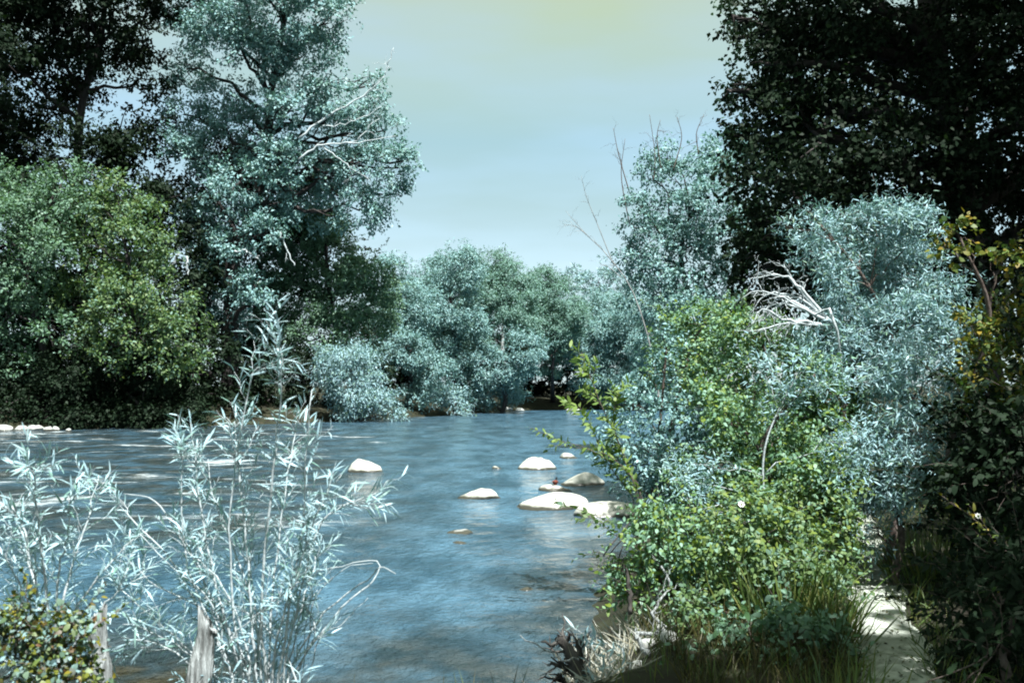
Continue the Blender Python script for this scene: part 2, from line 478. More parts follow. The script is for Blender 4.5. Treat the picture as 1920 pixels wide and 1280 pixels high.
# footpath: a draped sheet with an uneven edge
T = unit(np.gradient(PATH_L, axis=0)); S2 = np.stack([T[:, 1], -T[:, 0]], -1)
PL = smooth_path(np.column_stack([PATH_C, np.zeros(len(PATH_C))]), 240)[:, :2]
T = unit(np.gradient(PL, axis=0)); S2 = np.stack([T[:, 1], -T[:, 0]], -1)
s = np.linspace(-1, 1, 9)
hw = .195 + .10 * vnoise(PL[:, 0] * 3, PL[:, 1] * 3, 4) + .05 * vnoise(PL[:, 0] * 9, PL[:, 1] * 9, 4)
PP = PL[:, None, :] + S2[:, None, :] * (s[None, :, None] * hw[:, None, None])
pz = ground_z(PP[..., 0], PP[..., 1]) + .012 - .035 * np.abs(s)[None, :] ** 4 + .03 * fbm(PP[..., 0] * 7, PP[..., 1] * 10, 14, 4)
ny, nx = PP.shape[:2]
ii = (np.arange(ny - 1)[:, None] * nx + np.arange(nx - 1)[None, :])
F = np.stack([ii, ii + 1, ii + nx + 1, ii + nx], -1).reshape(-1, 4)
link("footpath", make_mesh("footpath", np.dstack([PP, pz]).reshape(-1, 3), [F], True), M['path'], kind="structure")

def gz(x, y):
    return float(ground_z(np.array([x]), np.array([y]))[0])

# ------------------------------------------------------------------ crowns and trees
def crown_leaves(lobes, rng, cover, L, W, per=9, spray=0.5, droop=0.3, shape='rhomb', inner=.35, up=.25, wob=.22, clump=.72):
    P, D, N, LL = [], [], [], []
    for c, r in lobes:
        r = np.asarray(r, float) * np.ones(3)
        area = 4 * math.pi * float(np.mean(r)) ** 2
        ns = max(4, int(cover * area / (.5 * L * W) / per))
        u = rand_unit(rng, ns)
        k = rng.normal(size=(4, 3)) * 2.2; ph = rng.uniform(0, 6.28, 4)
        wobble = 1 + wob * np.sin(u @ k.T + ph).sum(1) / 2
        rf = inner + (1 - inner) * np.sqrt(rng.uniform(0, 1, ns))
        pos = c + u * r * (rf * wobble)[:, None]
        if clump:                                   # most sprays gather in boughs, with gaps between them
            nc = int(rng.integers(9, 15))
            uc = unit(rng.normal(size=(nc, 3)) + np.array([0, -.25, .25])); pick = rng.integers(0, nc, ns)
            ball = rand_unit(rng, ns) * (rng.uniform(0, 1, ns) ** .45)[:, None] * np.array([.38, .38, .24])
            pc = c + (uc[pick] * rng.uniform(.62, 1.0, nc)[pick][:, None] + ball) * r
            m = rng.uniform(0, 1, ns) < clump
            pos = np.where(m[:, None], pc, pos)
            u = np.where(m[:, None], unit(uc[pick] * .6 + ball * 2), u)
        ax = unit(u * .8 + np.array([0, 0, up - droop]) + rng.normal(size=(ns, 3)) * .45)
        sl = spray * rng.uniform(.6, 1.3, ns)
        t = rng.uniform(0, 1, (ns, per))
        pp = pos[:, None, :] + ax[:, None, :] * (t * sl[:, None])[..., None] + rng.normal(size=(ns, per, 3)) * (spray * .16)
        dd = unit(ax[:, None, :] * .55 + rng.normal(size=(ns, per, 3)) * .6 + np.array([0, 0, -droop]))
        nn = unit(u[:, None, :] * .55 + np.array([0, -.12, .62]) + rng.normal(size=(ns, 1, 3)) * .28 + rng.normal(size=(ns, per, 3)) * .38)
        P.append(pp.reshape(-1, 3)); D.append(dd.reshape(-1, 3)); N.append(nn.reshape(-1, 3))
        LL.append(L * rng.uniform(.6, 1.25, ns * per))
    return tuple(np.concatenate(q) for q in (P, D, N, LL))

def wiggle(p, q, rng, n=6, amp=.08, sag=0.0):
    t = np.linspace(0, 1, n)[:, None]
    ln = np.linalg.norm(np.asarray(q) - p)
    w = rng.normal(size=(n, 3)) * amp * ln * np.sin(t * math.pi)
    out = np.asarray(p) * (1 - t) + np.asarray(q) * t + w
    out[:, 2] += sag * ln * np.sin(t[:, 0] * math.pi)
    return out

def tree(name, label, cat, depth, lobes, leaf, mat, seed, trunk=None, clump=.85, wob=.3, shoots=0, shoot_up=.5, shoot_len=(1.3, 2.1), base=None, trunk_r=.25, cover=.8, L=.26, W=.12, bark='bark',
         group=None, spread=1.2, droop=.3, spray=.6, per=9, shape='rhomb', extra=None, branches=True, inner=.35, up=.25, twigs=0):
    rng = np.random.default_rng(seed)
    LW = []
    for lb in lobes:
        px, py, r = lb[:3]
        rw = r * depth / FOC
        dd = lb[3] if len(lb) > 3 else rng.uniform(-1, 1) * spread * rw
        LW.append((at(px, py, depth + dd), np.array([rw * rng.uniform(.9, 1.15), rw * rng.uniform(.9, 1.2), rw * rng.uniform(.85, 1.1)])))
    if extra:
        LW += [(np.array(c, float), np.array(r, float) * np.ones(3)) for c, r in extra]
    if base is None:
        cx = np.mean([c[0] for c, r in LW]); base = (cx, depth)
    bz = gz(*base)
    B = np.array([base[0], base[1], bz - .05])
    root = thing(name, label, cat, B, group)
    if trunk:
        TP = [B] + [at(*t) if len(t) == 3 else at(t[0], t[1], depth) for t in trunk]
    else:
        top = LW[int(np.argmax([c[2] for c, r in LW]))][0]
        cm = np.mean([c for c, r in LW], axis=0)
        TP = [B, B * .5 + cm * .5 + rng.normal(size=3) * .1 * (cm[2] - bz) * np.array([1, 1, 0]), cm, top]
    TP = smooth_path(TP, 18)
    TR = trunk_r * np.linspace(1, .16, len(TP)) ** .8
    TR[0] *= 1.35
    g = Geo(); g.tube(TP, TR, 9)
    link("trunk", g.mesh("trunk", B, True), M[bark], root)
    if branches:
        for c, r in LW:
            k = int(np.clip(np.argmin(np.linalg.norm(TP - (c - np.array([0, 0, .35 * np.linalg.norm(c - TP[len(TP) // 2])])), axis=1)), 2, len(TP) - 2))
            g = Geo()
            P = wiggle(TP[k], c, rng, 7, .05, .06)
            r0 = min(TR[k] * .6, trunk_r * .4)
            g.tube(P, np.linspace(r0, r0 * .25, 7), 6)
            for q in range(3 + twigs):
                e = c + rand_unit(rng, 1)[0] * r * rng.uniform(.7, 1.05)
                s0 = P[rng.integers(3, 7)]
                g.tube(wiggle(s0, e, rng, 5, .08, .04), np.linspace(r0 * .3, r0 * .08, 5), 4)
            link("branch", g.mesh("branch", B, True), M[bark], root)
    nv = len(LW) - (len(extra) if extra else 0)
    parts = []
    if nv: parts.append(crown_leaves(LW[:nv], rng, cover, L, W, per, spray, droop, shape, inner, up, wob, clump))
    if nv < len(LW):
        k = 1.8 if nv else 1.0
        parts.append(crown_leaves(LW[nv:], rng, cover, L * k, W * k, per, spray * k, droop, shape, inner, up, wob, clump))
    P, D, N, LL = [[q[i] for q in parts] for i in range(4)]
    P, D, N, LL = [[np.concatenate(q)] for q in (P, D, N, LL)]
    if shoots:                                              # free shoots that break the outline
        g = Geo()
        wts = np.array([float(np.mean(r)) for c, r in LW]); wts /= wts.sum()
        for i in range(int(shoots)):
            c, r = LW[rng.choice(len(LW), p=wts)]
            u = unit(rng.normal(size=3) * np.array([1, 1, .45]) + np.array([0, -.15, shoot_up]))
            p0 = c + u * r * .4; p1 = c + u * r * rng.uniform(*shoot_len)
            Q = wiggle(p0, p1, rng, 6, .05, .08)
            ln = float(np.linalg.norm(p1 - p0)); tr = max(.0025, L * .03)
            g.tube(Q, np.linspace(tr, tr * .4, 6), 4)
            n = max(6, int(ln / (L * .22)))
            t = rng.uniform(.1, 1, n); x = t * 4.999; k = x.astype(int); f = (x - k)[:, None]
            pos = Q[k] * (1 - f) + Q[k + 1] * f
            d = unit((p1 - p0) / ln * .6 + rng.normal(size=(n, 3)) * .65 + np.array([0, 0, -droop * .5]))
            P.append(pos); D.append(d); N.append(unit(rng.normal(size=(n, 3)) * .5 + np.array([0, -.3, .7]))); LL.append(L * rng.uniform(.6, 1.2, n) * (1.1 - .5 * t))
        link("twigs", g.mesh("twigs", B), M[bark], root, kind="stuff")
    P, D, N, LL = map(np.concatenate, (P, D, N, LL))
    V, F4, F3 = leaves_geo(P, D, N, LL, LL * (W / L), shape)
    me = make_mesh("crown", V - B, [F4] + ([F3] if F3 is not None else []))
    link("crown", me, M[mat], root, kind="stuff")
    return root, B, TP, LW

def limb(root, B, pts, r0, r1, mat, name="branch", n=14, sides=6, seed=0, side=0, sidelen=.3, amp=.0):
    """One bare limb with side twigs."""
    rng = np.random.default_rng(seed)
    P = smooth_path(pts, n)
    if amp:
        P[1:-1] += rng.normal(size=(n - 2, 3)) * amp
    g = Geo(); g.tube(P, np.linspace(r0, r1, n), sides)
    for k in range(side):
        i = rng.integers(n // 4, n - 1)
        t = unit(P[min(i + 1, n - 1)] - P[i - 1])
        e = P[i] + unit(t * .8 + rng.normal(size=3) * .6) * sidelen * rng.uniform(.5, 1.3)
        rr = (r0 + (r1 - r0) * i / n) * .55
        Q = wiggle(P[i], e, rng, 6, .08, .05)
        g.tube(Q, np.linspace(rr, rr * .3, 6), 4)
        for q in range(2):
            s0 = Q[rng.integers(2, 5)]
            e2 = s0 + unit(unit(e - P[i]) + rng.normal(size=3) * .6) * sidelen * rng.uniform(.25, .6)
            g.tube(wiggle(s0, e2, rng, 4, .06), np.linspace(rr * .45, rr * .2, 4), 4)
    return link(name, g.mesh(name, B, True), M[mat], root)

# --- far bank, from upstream of the picture's edge round to the bend
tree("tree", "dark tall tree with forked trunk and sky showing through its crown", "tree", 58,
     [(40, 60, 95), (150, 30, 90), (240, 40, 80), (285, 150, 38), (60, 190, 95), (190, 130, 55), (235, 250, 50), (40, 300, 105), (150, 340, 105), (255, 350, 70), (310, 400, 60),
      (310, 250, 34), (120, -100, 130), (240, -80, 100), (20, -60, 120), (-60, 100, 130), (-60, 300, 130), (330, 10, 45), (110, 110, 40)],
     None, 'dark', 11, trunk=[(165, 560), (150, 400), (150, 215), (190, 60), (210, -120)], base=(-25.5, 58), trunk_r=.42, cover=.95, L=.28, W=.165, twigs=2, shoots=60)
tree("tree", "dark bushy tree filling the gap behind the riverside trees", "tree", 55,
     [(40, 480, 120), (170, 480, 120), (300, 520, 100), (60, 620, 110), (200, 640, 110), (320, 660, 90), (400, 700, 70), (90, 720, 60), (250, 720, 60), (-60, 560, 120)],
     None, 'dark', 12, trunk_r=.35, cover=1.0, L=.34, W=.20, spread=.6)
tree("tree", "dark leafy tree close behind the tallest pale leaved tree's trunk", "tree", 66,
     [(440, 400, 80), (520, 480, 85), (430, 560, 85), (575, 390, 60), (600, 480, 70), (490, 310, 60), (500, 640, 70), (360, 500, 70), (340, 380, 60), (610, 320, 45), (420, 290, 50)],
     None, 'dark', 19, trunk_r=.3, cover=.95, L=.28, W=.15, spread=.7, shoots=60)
r_, B_, TP_, _ = tree("cottonwood_tree", "tallest pale leaved tree with dark leaning trunk and bare limbs on its river side", "tree", 58,
     [(370, 50, 55), (430, 60, 65), (520, 20, 75), (600, 40, 55), (640, 15, 34), (480, 120, 60), (575, 100, 50), (350, 130, 44), (345, 215, 40), (420, 195, 55), (400, 285, 52), (330, 285, 34),
      (465, 250, 50), (555, 195, 50), (625, 195, 44), (690, 205, 36), (722, 245, 34), (650, 255, 50), (742, 315, 38), (680, 320, 50), (720, 365, 36), (620, 335, 50), (675, 395, 38),
      (560, 310, 50), (560, 395, 50), (400, 365, 42), (380, 425, 40), (405, 475, 38), (355, 405, 26), (375, 555, 36), (395, 620, 38), (455, 530, 36), (440, 600, 34), (768, 300, 22), (610, 150, 40),
      (480, -80, 100), (580, -70, 90), (400, -60, 80), (540, -200, 110), (700, 160, 22), (470, 400, 36), (450, 340, 34, -2.5), (515, 290, 32, -2.5), (530, 200, 30, -2.5), (500, 440, 34, -2.5), (430, 450, 30, -2), (480, 540, 34, -2), (520, 90, 40, -2), (540, 350, 32, -2)],
     None, 'pale', 13, trunk=[(432, 640), (438, 480), (470, 410), (490, 330), (505, 230), (510, 160), (530, 60), (545, -120)], base=(-16.6, 58.5), trunk_r=.48, cover=.80, L=.21, W=.125, clump=.93, wob=.5, spread=1.4, shoots=170, droop=.35, twigs=1)
for k, (pts, r0) in enumerate([([(560, 300), (600, 272), (665, 268), (742, 255)], .075), ([(600, 272), (640, 300), (695, 342)], .05), ([(560, 260), (620, 215), (690, 175), (722, 140)], .075),
                               ([(640, 270), (668, 262), (690, 240), (712, 222)], .045), ([(600, 240), (660, 228), (715, 200)], .045), ([(722, 140), (738, 90)], .03)]):
    limb(r_, B_, [at(x, y, 55.3) for x, y in pts], r0, .018, 'twig', "dead_branch", seed=k, side=4, sidelen=1.0, amp=.05)
for k, (pts, r0) in enumerate([([(325, 500), (332, 480), (340, 462)], .10), ([(350, 480), (352, 510), (368, 545)], .06), ([(440, 470), (465, 472), (488, 492)], .07), ([(525, 435), (535, 460), (552, 498)], .06)]):
    limb(r_, B_, [at(x, y, 55) for x, y in pts], r0, .03, 'twig', "dead_branch", seed=20 + k, side=1, sidelen=.7, amp=.04)
tree("riverside_tree", "round pale topped tree at the bend's upstream end with drooping boughs", "tree", 48.2,
     [(15, 360, 48), (70, 395, 58), (115, 345, 36), (30, 460, 50), (100, 465, 40), (20, 540, 40), (70, 420, 40), (-50, 420, 70), (20, 640, 34), (55, 690, 26), (140, 385, 30), (10, 590, 40), (85, 560, 34), (105, 620, 28), (0, 700, 30), (60, 500, 40), (150, 340, 22), (-30, 540, 60)],
     None, 'green', 14, base=(-23.2, 51), trunk_r=.25, cover=.62, L=.20, W=.115, spread=2.2, clump=.95, wob=.5, shoots=110, droop=.25)
tree("riverside_tree", "bright green tree standing between the pale topped tree and the leaning trunk", "tree", 48.6,
     [(205, 400, 44), (175, 375, 30), (240, 470, 50), (180, 510, 50), (285, 450, 34), (230, 570, 50), (175, 610, 40), (285, 550, 34), (240, 640, 34), (320, 615, 30), (310, 490, 28), (130, 560, 34), (260, 400, 32), (150, 650, 26), (335, 560, 26), (345, 660, 30), (290, 670, 30), (190, 670, 26), (300, 620, 34), (140, 460, 30), (330, 700, 26), (215, 345, 22), (240, 520, 44), (365, 610, 22)],
     None, 'lime', 15, base=(-19.6, 52), trunk_r=.22, cover=.62, L=.20, W=.115, spread=2.2, clump=.95, wob=.5, shoots=110, droop=.3)
tree("riverside_tree", "mid green leafy tree tucked beneath the leaning trunk's crown", "tree", 62,
     [(560, 450, 50), (620, 470, 52), (680, 520, 44), (640, 560, 52), (560, 555, 50), (700, 590, 40), (600, 640, 48), (520, 620, 46), (655, 640, 40), (530, 500, 40), (715, 540, 30), (610, 410, 34)],
     None, 'green', 16, trunk_r=.28, cover=1.3, L=.20, W=.11, spread=1.0, shoots=60)
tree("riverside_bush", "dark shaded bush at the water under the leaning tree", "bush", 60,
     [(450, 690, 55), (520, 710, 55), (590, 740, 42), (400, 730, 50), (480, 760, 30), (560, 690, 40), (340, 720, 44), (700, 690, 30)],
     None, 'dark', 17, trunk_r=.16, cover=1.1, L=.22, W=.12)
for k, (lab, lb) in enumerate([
    ("added dark bush standing for the shaded hollow at the upstream waterline behind the stones", [(-40, 755, 50), (30, 760, 46), (100, 760, 46), (60, 700, 50), (-20, 700, 50), (130, 700, 46)] + [(x, 784, 17, -1.6) for x in range(-30, 160, 26)]),
    ("added dark bush standing for the shaded hollow under the bright green tree", [(170, 760, 46), (240, 760, 46), (310, 760, 46), (200, 700, 50), (280, 700, 46), (360, 760, 34)] + [(x, 784, 17, -1.6) for x in range(170, 380, 26)])]):
    tree("riverside_bush", lab, "bush", 49.0 + .8 * k, lb, None, 'dark', 30 + k, trunk_r=.16, cover=1.5, L=.20, W=.12)  # dark foliage put in as the shade under the overhanging boughs
tree("willow_bush", "bright silvery willow bush drooping to the water", "bush", 57,
     [(640, 665, 32), (680, 690, 38), (655, 730, 34), (700, 745, 30), (732, 772, 15), (618, 700, 22), (690, 720, 30), (660, 760, 20)],
     None, 'silver', 18, trunk_r=.12, cover=1.4, L=.20, W=.06, shoots=50, shoot_up=-.3, wob=.4, droop=.6, spray=.7, up=0)
C = [
 ("pale weeping tree nearest the silvery willow bush", 'pale', 68, [(735, 500, 26), (760, 555, 40), (735, 600, 34), (785, 590, 36), (760, 650, 40), (808, 690, 36), (790, 735, 30), (730, 650, 26)]),
 ("feathery willow bush trailing low over the far waterline", 'silver', 69, [(850, 755, 24), (830, 735, 18), (872, 768, 13)]),
 ("tall rounded pale tree beside the weeping tree on the far bank", 'pale', 74, [(835, 505, 28), (870, 500, 34), (850, 555, 44), (830, 615, 38), (880, 610, 34), (845, 680, 30), (812, 540, 28)]),
 ("broadest tree on the far bank with a split trunk showing", 'palegreen', 78, [(920, 505, 36), (960, 520, 38), (935, 570, 46), (985, 580, 38), (900, 640, 34), (905, 560, 30), (990, 540, 26)]),
 ("low light green bush leaning out below the broadest far tree", 'pale', 76, [(900, 680, 34), (935, 690, 32), (915, 735, 28), (960, 730, 24), (890, 735, 22), (985, 655, 36), (970, 690, 26)]),
 ("dark trunked tree above the far waterline's shaded hollow", 'palegreen', 84, [(1015, 540, 34), (1050, 560, 36), (1020, 610, 40), (1060, 620, 36), (1030, 675, 30), (1075, 590, 26)]),
 ("pale hazy tree at the river's vanishing bend", 'pale', 88, [(1100, 590, 36), (1140, 580, 36), (1120, 640, 40), (1160, 640, 36), (1105, 700, 34), (1165, 700, 36), (1140, 735, 26), (1080, 660, 26)]),
 ("pale tree where the far bank meets the near bushes", 'pale', 84, [(1200, 580, 36), (1240, 600, 38), (1215, 655, 40), (1250, 700, 40), (1195, 725, 32), (1280, 650, 40), (1240, 745, 26)]),
]
for k, (lab, mt, dp, lb) in enumerate(C):
    tree("far_tree" if 'bush' not in lab else "far_bush", lab, "tree" if 'bush' not in lab else "bush", dp, lb, None, mt, 40 + k, trunk_r=.2, base=(3.6, 88.5) if k == 5 else None, trunk=[(1036, 700), (1040, 620), (1035, 550)] if k == 5 else None, bark='barkpale' if k == 3 else 'bark',
         cover=1.25, L=.20, W=.08, droop=.45, spray=.6, spread=1.0, wob=.4, shoots=45, shoot_up=.3, up=.1)
tree("far_tree", "pale broad tree closing the gaps behind the far bank's row", "tree", 90,
     [(760, 560, 40), (810, 530, 38), (855, 560, 46), (905, 540, 44), (950, 560, 46), (1000, 580, 44), (1050, 600, 44), (1090, 620, 44), (1140, 630, 44), (1190, 620, 44), (1240, 640, 44), (800, 620, 44), (880, 620, 44)],
     None, 'pale', 59, trunk_r=.25, cover=1.1, L=.22, W=.10, shoots=80)
tree("far_tree", "faint distant tree just clearing the far bank's treetops", "tree", 150,
     [(1085, 530, 30), (1120, 525, 34), (1155, 540, 32), (1190, 545, 34), (1130, 570, 40), (1060, 560, 30)], None, 'silver', 60, trunk_r=.3, cover=.6, L=.45, W=.16)
tree("far_tree", "deep green tree filling the shade behind the far bank's row", "tree", 97,
     [(760, 640, 80), (850, 650, 90), (960, 660, 90), (1060, 680, 80), (1150, 690, 70), (1240, 700, 70), (800, 590, 50), (900, 600, 60), (1000, 620, 60), (700, 680, 70), (1050, 742, 46), (960, 745, 40), (1130, 745, 46), (870, 745, 40), (1220, 745, 46), (780, 745, 40)], None, 'dark', 61, trunk_r=.35, cover=.85, L=.54, W=.26, spread=.5)

# --- the bank we stand on
r_, B_, TP_, _ = tree("slender_tree", "pale leafy tree with bare twigs on top beside the dark overhanging tree", "tree", 30,
     [(1220, 315, 26), (1265, 335, 40), (1325, 300, 36), (1200, 385, 30), (1258, 400, 46), (1320, 385, 46), (1350, 335, 34), (1225, 450, 34), (1288, 470, 46), (1340, 450, 38), (1240, 505, 30),
      (1285, 535, 36), (1340, 530, 36), (1185, 425, 16), (1300, 590, 44), (1370, 420, 40), (1370, 280, 34), (1250, 285, 14), (1360, 580, 40), (1250, 580, 40), (1230, 640, 44), (1290, 660, 46), (1350, 650, 44), (1190, 500, 24), (1210, 560, 34), (1180, 470, 18)],
     None, 'pale', 70, trunk_r=.14, cover=.95, L=.12, W=.065, shoots=110, spread=1.4, spray=.35, droop=.35, base=(6.8, 31))
for k, pts in enumerate([[(1225, 340), (1228, 290), (1218, 215)], [(1180, 360), (1160, 290), (1150, 240)], [(1240, 320), (1232, 260), (1238, 225)], [(1262, 320), (1278, 260), (1270, 220)], [(1180, 420), (1165, 330), (1172, 260)], [(1310, 290), (1306, 250), (1320, 215)]]):
    limb(r_, B_, [at(x, y, 29.5) for x, y in pts], .018, .006, 'twigdark', "bare_twig", seed=70 + k, side=4, sidelen=.5)
b0 = at(1215, 640, 27)
bb = np.array([b0[0] + .4, 27.0, gz(b0[0] + .4, 27.0)])
root = thing("bare_sapling", "leafless leaning sapling against the sky above the river bend", "tree", bb)
for k, pts in enumerate([[(1230, 700), (1190, 555), (1140, 480), (1100, 440), (1060, 395)], [(1150, 495), (1120, 420), (1100, 370), (1090, 330)], [(1100, 440), (1080, 425), (1055, 420)], [(1165, 520), (1140, 500), (1125, 495)]]):
    Q = [at(x, y, 27) for x, y in pts]
    if k == 0: Q = [bb] + Q
    limb(root, bb, Q, .028 if k == 0 else .013, .004, 'barkpale', "trunk" if k == 0 else "branch", seed=90 + k, side=7, sidelen=.35, n=18)

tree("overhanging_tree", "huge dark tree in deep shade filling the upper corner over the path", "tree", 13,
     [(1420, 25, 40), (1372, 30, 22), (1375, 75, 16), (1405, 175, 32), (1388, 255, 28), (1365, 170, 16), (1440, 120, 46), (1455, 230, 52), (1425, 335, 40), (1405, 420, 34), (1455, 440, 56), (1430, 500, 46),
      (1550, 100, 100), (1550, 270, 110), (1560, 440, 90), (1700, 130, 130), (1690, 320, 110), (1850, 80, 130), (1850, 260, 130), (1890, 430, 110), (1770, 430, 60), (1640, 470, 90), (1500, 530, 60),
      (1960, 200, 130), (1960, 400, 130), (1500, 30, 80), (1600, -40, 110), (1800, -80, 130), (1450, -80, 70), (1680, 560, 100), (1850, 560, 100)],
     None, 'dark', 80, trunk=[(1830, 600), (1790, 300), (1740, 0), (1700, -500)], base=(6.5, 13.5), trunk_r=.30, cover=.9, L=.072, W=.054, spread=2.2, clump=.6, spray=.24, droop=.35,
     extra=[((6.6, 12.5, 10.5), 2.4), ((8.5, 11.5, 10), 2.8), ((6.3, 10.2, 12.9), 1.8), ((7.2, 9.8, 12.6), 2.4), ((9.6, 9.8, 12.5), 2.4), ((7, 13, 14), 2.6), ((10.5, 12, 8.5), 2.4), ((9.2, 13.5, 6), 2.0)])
tree("lit_edge_tree", "green leafy boughs lit against the sky along the dark overhanging tree's edge", "tree", 14.6,
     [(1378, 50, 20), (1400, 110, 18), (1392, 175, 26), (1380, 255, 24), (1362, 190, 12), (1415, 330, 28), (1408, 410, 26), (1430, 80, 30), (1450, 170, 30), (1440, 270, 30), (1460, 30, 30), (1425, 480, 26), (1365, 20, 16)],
     None, 'green', 86, trunk=[(1560, 600), (1530, 300), (1470, 60)], base=(7.4, 15.5), trunk_r=.12, cover=.55, L=.075, W=.055, spread=1.0, shape='broad', spray=.22, shoots=60)  # lighter leaf colour stands in for sunlight on the dark crown's edge
tree("added_shade_tree", "unseen tree added to throw shade over the footpath and the bank", "tree", 5,
     [], None, 'deep', 81, base=(7.6, 4.2), trunk_r=.3, cover=1.4, L=.27, W=.20, spray=.3, clump=.3,  # unseen crown, its lobes placed to cast shadow bands on path and grass
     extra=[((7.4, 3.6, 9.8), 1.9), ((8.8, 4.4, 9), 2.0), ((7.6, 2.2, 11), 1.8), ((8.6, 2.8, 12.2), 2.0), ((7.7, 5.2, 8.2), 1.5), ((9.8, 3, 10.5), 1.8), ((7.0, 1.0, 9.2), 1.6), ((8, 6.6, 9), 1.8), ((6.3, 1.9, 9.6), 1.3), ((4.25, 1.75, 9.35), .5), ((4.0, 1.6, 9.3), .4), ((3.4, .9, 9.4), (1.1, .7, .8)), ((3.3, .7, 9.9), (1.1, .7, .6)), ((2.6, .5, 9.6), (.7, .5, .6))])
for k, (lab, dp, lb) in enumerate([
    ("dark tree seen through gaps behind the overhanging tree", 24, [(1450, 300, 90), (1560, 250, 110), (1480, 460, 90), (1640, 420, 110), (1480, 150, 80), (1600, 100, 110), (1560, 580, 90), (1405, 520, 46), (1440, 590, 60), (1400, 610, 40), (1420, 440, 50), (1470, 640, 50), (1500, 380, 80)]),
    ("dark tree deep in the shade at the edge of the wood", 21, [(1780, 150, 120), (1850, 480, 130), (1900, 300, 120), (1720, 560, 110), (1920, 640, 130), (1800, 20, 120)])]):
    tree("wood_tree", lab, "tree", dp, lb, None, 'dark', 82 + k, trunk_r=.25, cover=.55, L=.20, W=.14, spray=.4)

def shrub(name, label, depth, lobes, mat, seed, **kw):
    a = dict(trunk_r=.035, cover=.7, L=.046, W=.024, spray=.13, per=8, shape='broad', spread=1.3, droop=.2, bark='twigdark', inner=.25, twigs=1, shoots=int(sum((lb[2] / 8.0) for lb in lobes)), shoot_up=.75, shoot_len=(1.3, 2.8), clump=.85, wob=.4)
    a.update(kw)
    return tree(name, label, "shrub", depth, lobes, None, mat, seed, **a)

shrub("silver_shrub", "tall silvery shrub with narrow leaves in front of the dark tree", 8.6,
      [(1535, 435, 30), (1590, 445, 48), (1660, 430, 46), (1715, 440, 40), (1620, 520, 62), (1700, 530, 62), (1590, 590, 44), (1680, 630, 72), (1765, 650, 56), (1720, 730, 72), (1640, 710, 56), (1780, 750, 36),
       (1600, 680, 40), (1750, 560, 34), (1520, 400, 14), (1500, 470, 20), (1540, 640, 34), (1800, 690, 36), (1560, 520, 34), (1800, 620, 26), (1480, 430, 12)], 'silver', 100, L=.058, W=.0115, shape='lance', cover=.95, up=.5, droop=.25, spray=.16, shoot_len=(1.4, 2.9), spread=1.8)
shrub("silver_shrub", "low silvery willow arching over the far end of the footpath", 7.9,
      [(1650, 860, 60), (1700, 890, 46), (1640, 930, 56), (1600, 900, 40), (1690, 820, 50), (1730, 860, 36), (1620, 985, 40)], 'silver', 101, L=.062, W=.011, shape='lance', cover=.75, spray=.2)
G = [
 ("yellow green shrub topping the riverside thicket", 10.5, 'mixed', [(1270, 635, 44), (1325, 605, 38), (1290, 690, 48), (1340, 665, 44), (1250, 690, 36)]),
 ("bushy green shrub below the pale dead branches", 9.6, 'mixed', [(1400, 640, 46), (1460, 650, 40), (1400, 720, 60), (1470, 720, 56), (1370, 600, 30), (1520, 680, 40)]),
 ("green shrub between the silvery shrub and the thicket's crest", 9.0, 'mixed', [(1540, 740, 56), (1560, 820, 60), (1500, 790, 50), (1590, 790, 44)]),
 ("pale green shrub spreading out over the water past the white rocks", 10.0, 'pale', [(1270, 790, 46), (1320, 780, 50), (1240, 850, 40), (1290, 870, 50), (1220, 890, 28), (1190, 870, 30), (1340, 850, 50), (1155, 800, 24), (1145, 855, 22), (1175, 905, 22), (1200, 760, 30), (1215, 700, 30), (1250, 650, 30), (1180, 830, 30), (1240, 900, 30), (1255, 925, 36), (1300, 935, 46)]),
 ("dense green shrub in the middle of the riverside thicket", 8.5, 'mixed', [(1400, 810, 60), (1450, 850, 60), (1380, 880, 56), (1500, 880, 56), (1440, 920, 50)]),
 ("leafy shrub leaning toward the path at the thicket's edge", 7.8, 'thicket', [(1530, 930, 50), (1560, 980, 46), (1500, 970, 50), (1580, 920, 36), (1570, 1040, 36)]),
 ("yellow leaved low shrub above the tall grass", 7.0, 'thicket', [(1420, 1010, 54), (1480, 1020, 50), (1350, 1010, 50), (1530, 1030, 40), (1400, 960, 44), (1460, 960, 40)]),
 ("loose grey green shrub with upright shoots filling the thicket's middle", 8.0, 'mixed', [(1300, 900, 46), (1360, 940, 46), (1420, 910, 44), (1500, 890, 48), (1560, 880, 40), (1460, 820, 40), (1380, 790, 40), (1530, 700, 36), (1330, 760, 36)]),
 ("straggly shrub on the bank edge over the driftwood", 7.2, 'mixed', [(1270, 990, 40), (1240, 1050, 36), (1300, 1050, 44), (1200, 1080, 26), (1160, 1110, 18), (1150, 1070, 14), (1340, 1080, 40), (1180, 1130, 24), (1230, 1000, 44), (1290, 1100, 40), (1240, 1110, 30)]),
 ("small green shrub at the foot of the bank by the driftwood", 6.6, 'lime', [(1380, 1100, 44), (1330, 1150, 36), (1430, 1080, 36), (1300, 1210, 34), (1350, 1230, 30), (1480, 1090, 40), (1530, 1090, 36), (1570, 1100, 30), (1400, 1160, 34), (1500, 1150, 30), (1290, 1140, 30)]),
]
for k, (lab, dp, mt, lb) in enumerate(G):
    shrub("green_shrub", lab, dp, lb, mt, 110 + k, cover=.55 if mt == 'pale' else .8)
shrub("silver_shrub", "feathery silver sprays rising through the middle of the riverside thicket", 7.6,
      [(1300, 950, 26), (1270, 900, 24), (1340, 880, 24), (1470, 760, 30), (1500, 690, 26), (1560, 720, 30), (1430, 700, 22), (1600, 830, 30), (1320, 1010, 22), (1560, 900, 26)], 'silver', 127,
      L=.055, W=.011, shape='lance', cover=.6, up=.6, spray=.2, trunk_r=.014, bark='twig', shoot_len=(1.5, 3.4), spread=1.0)
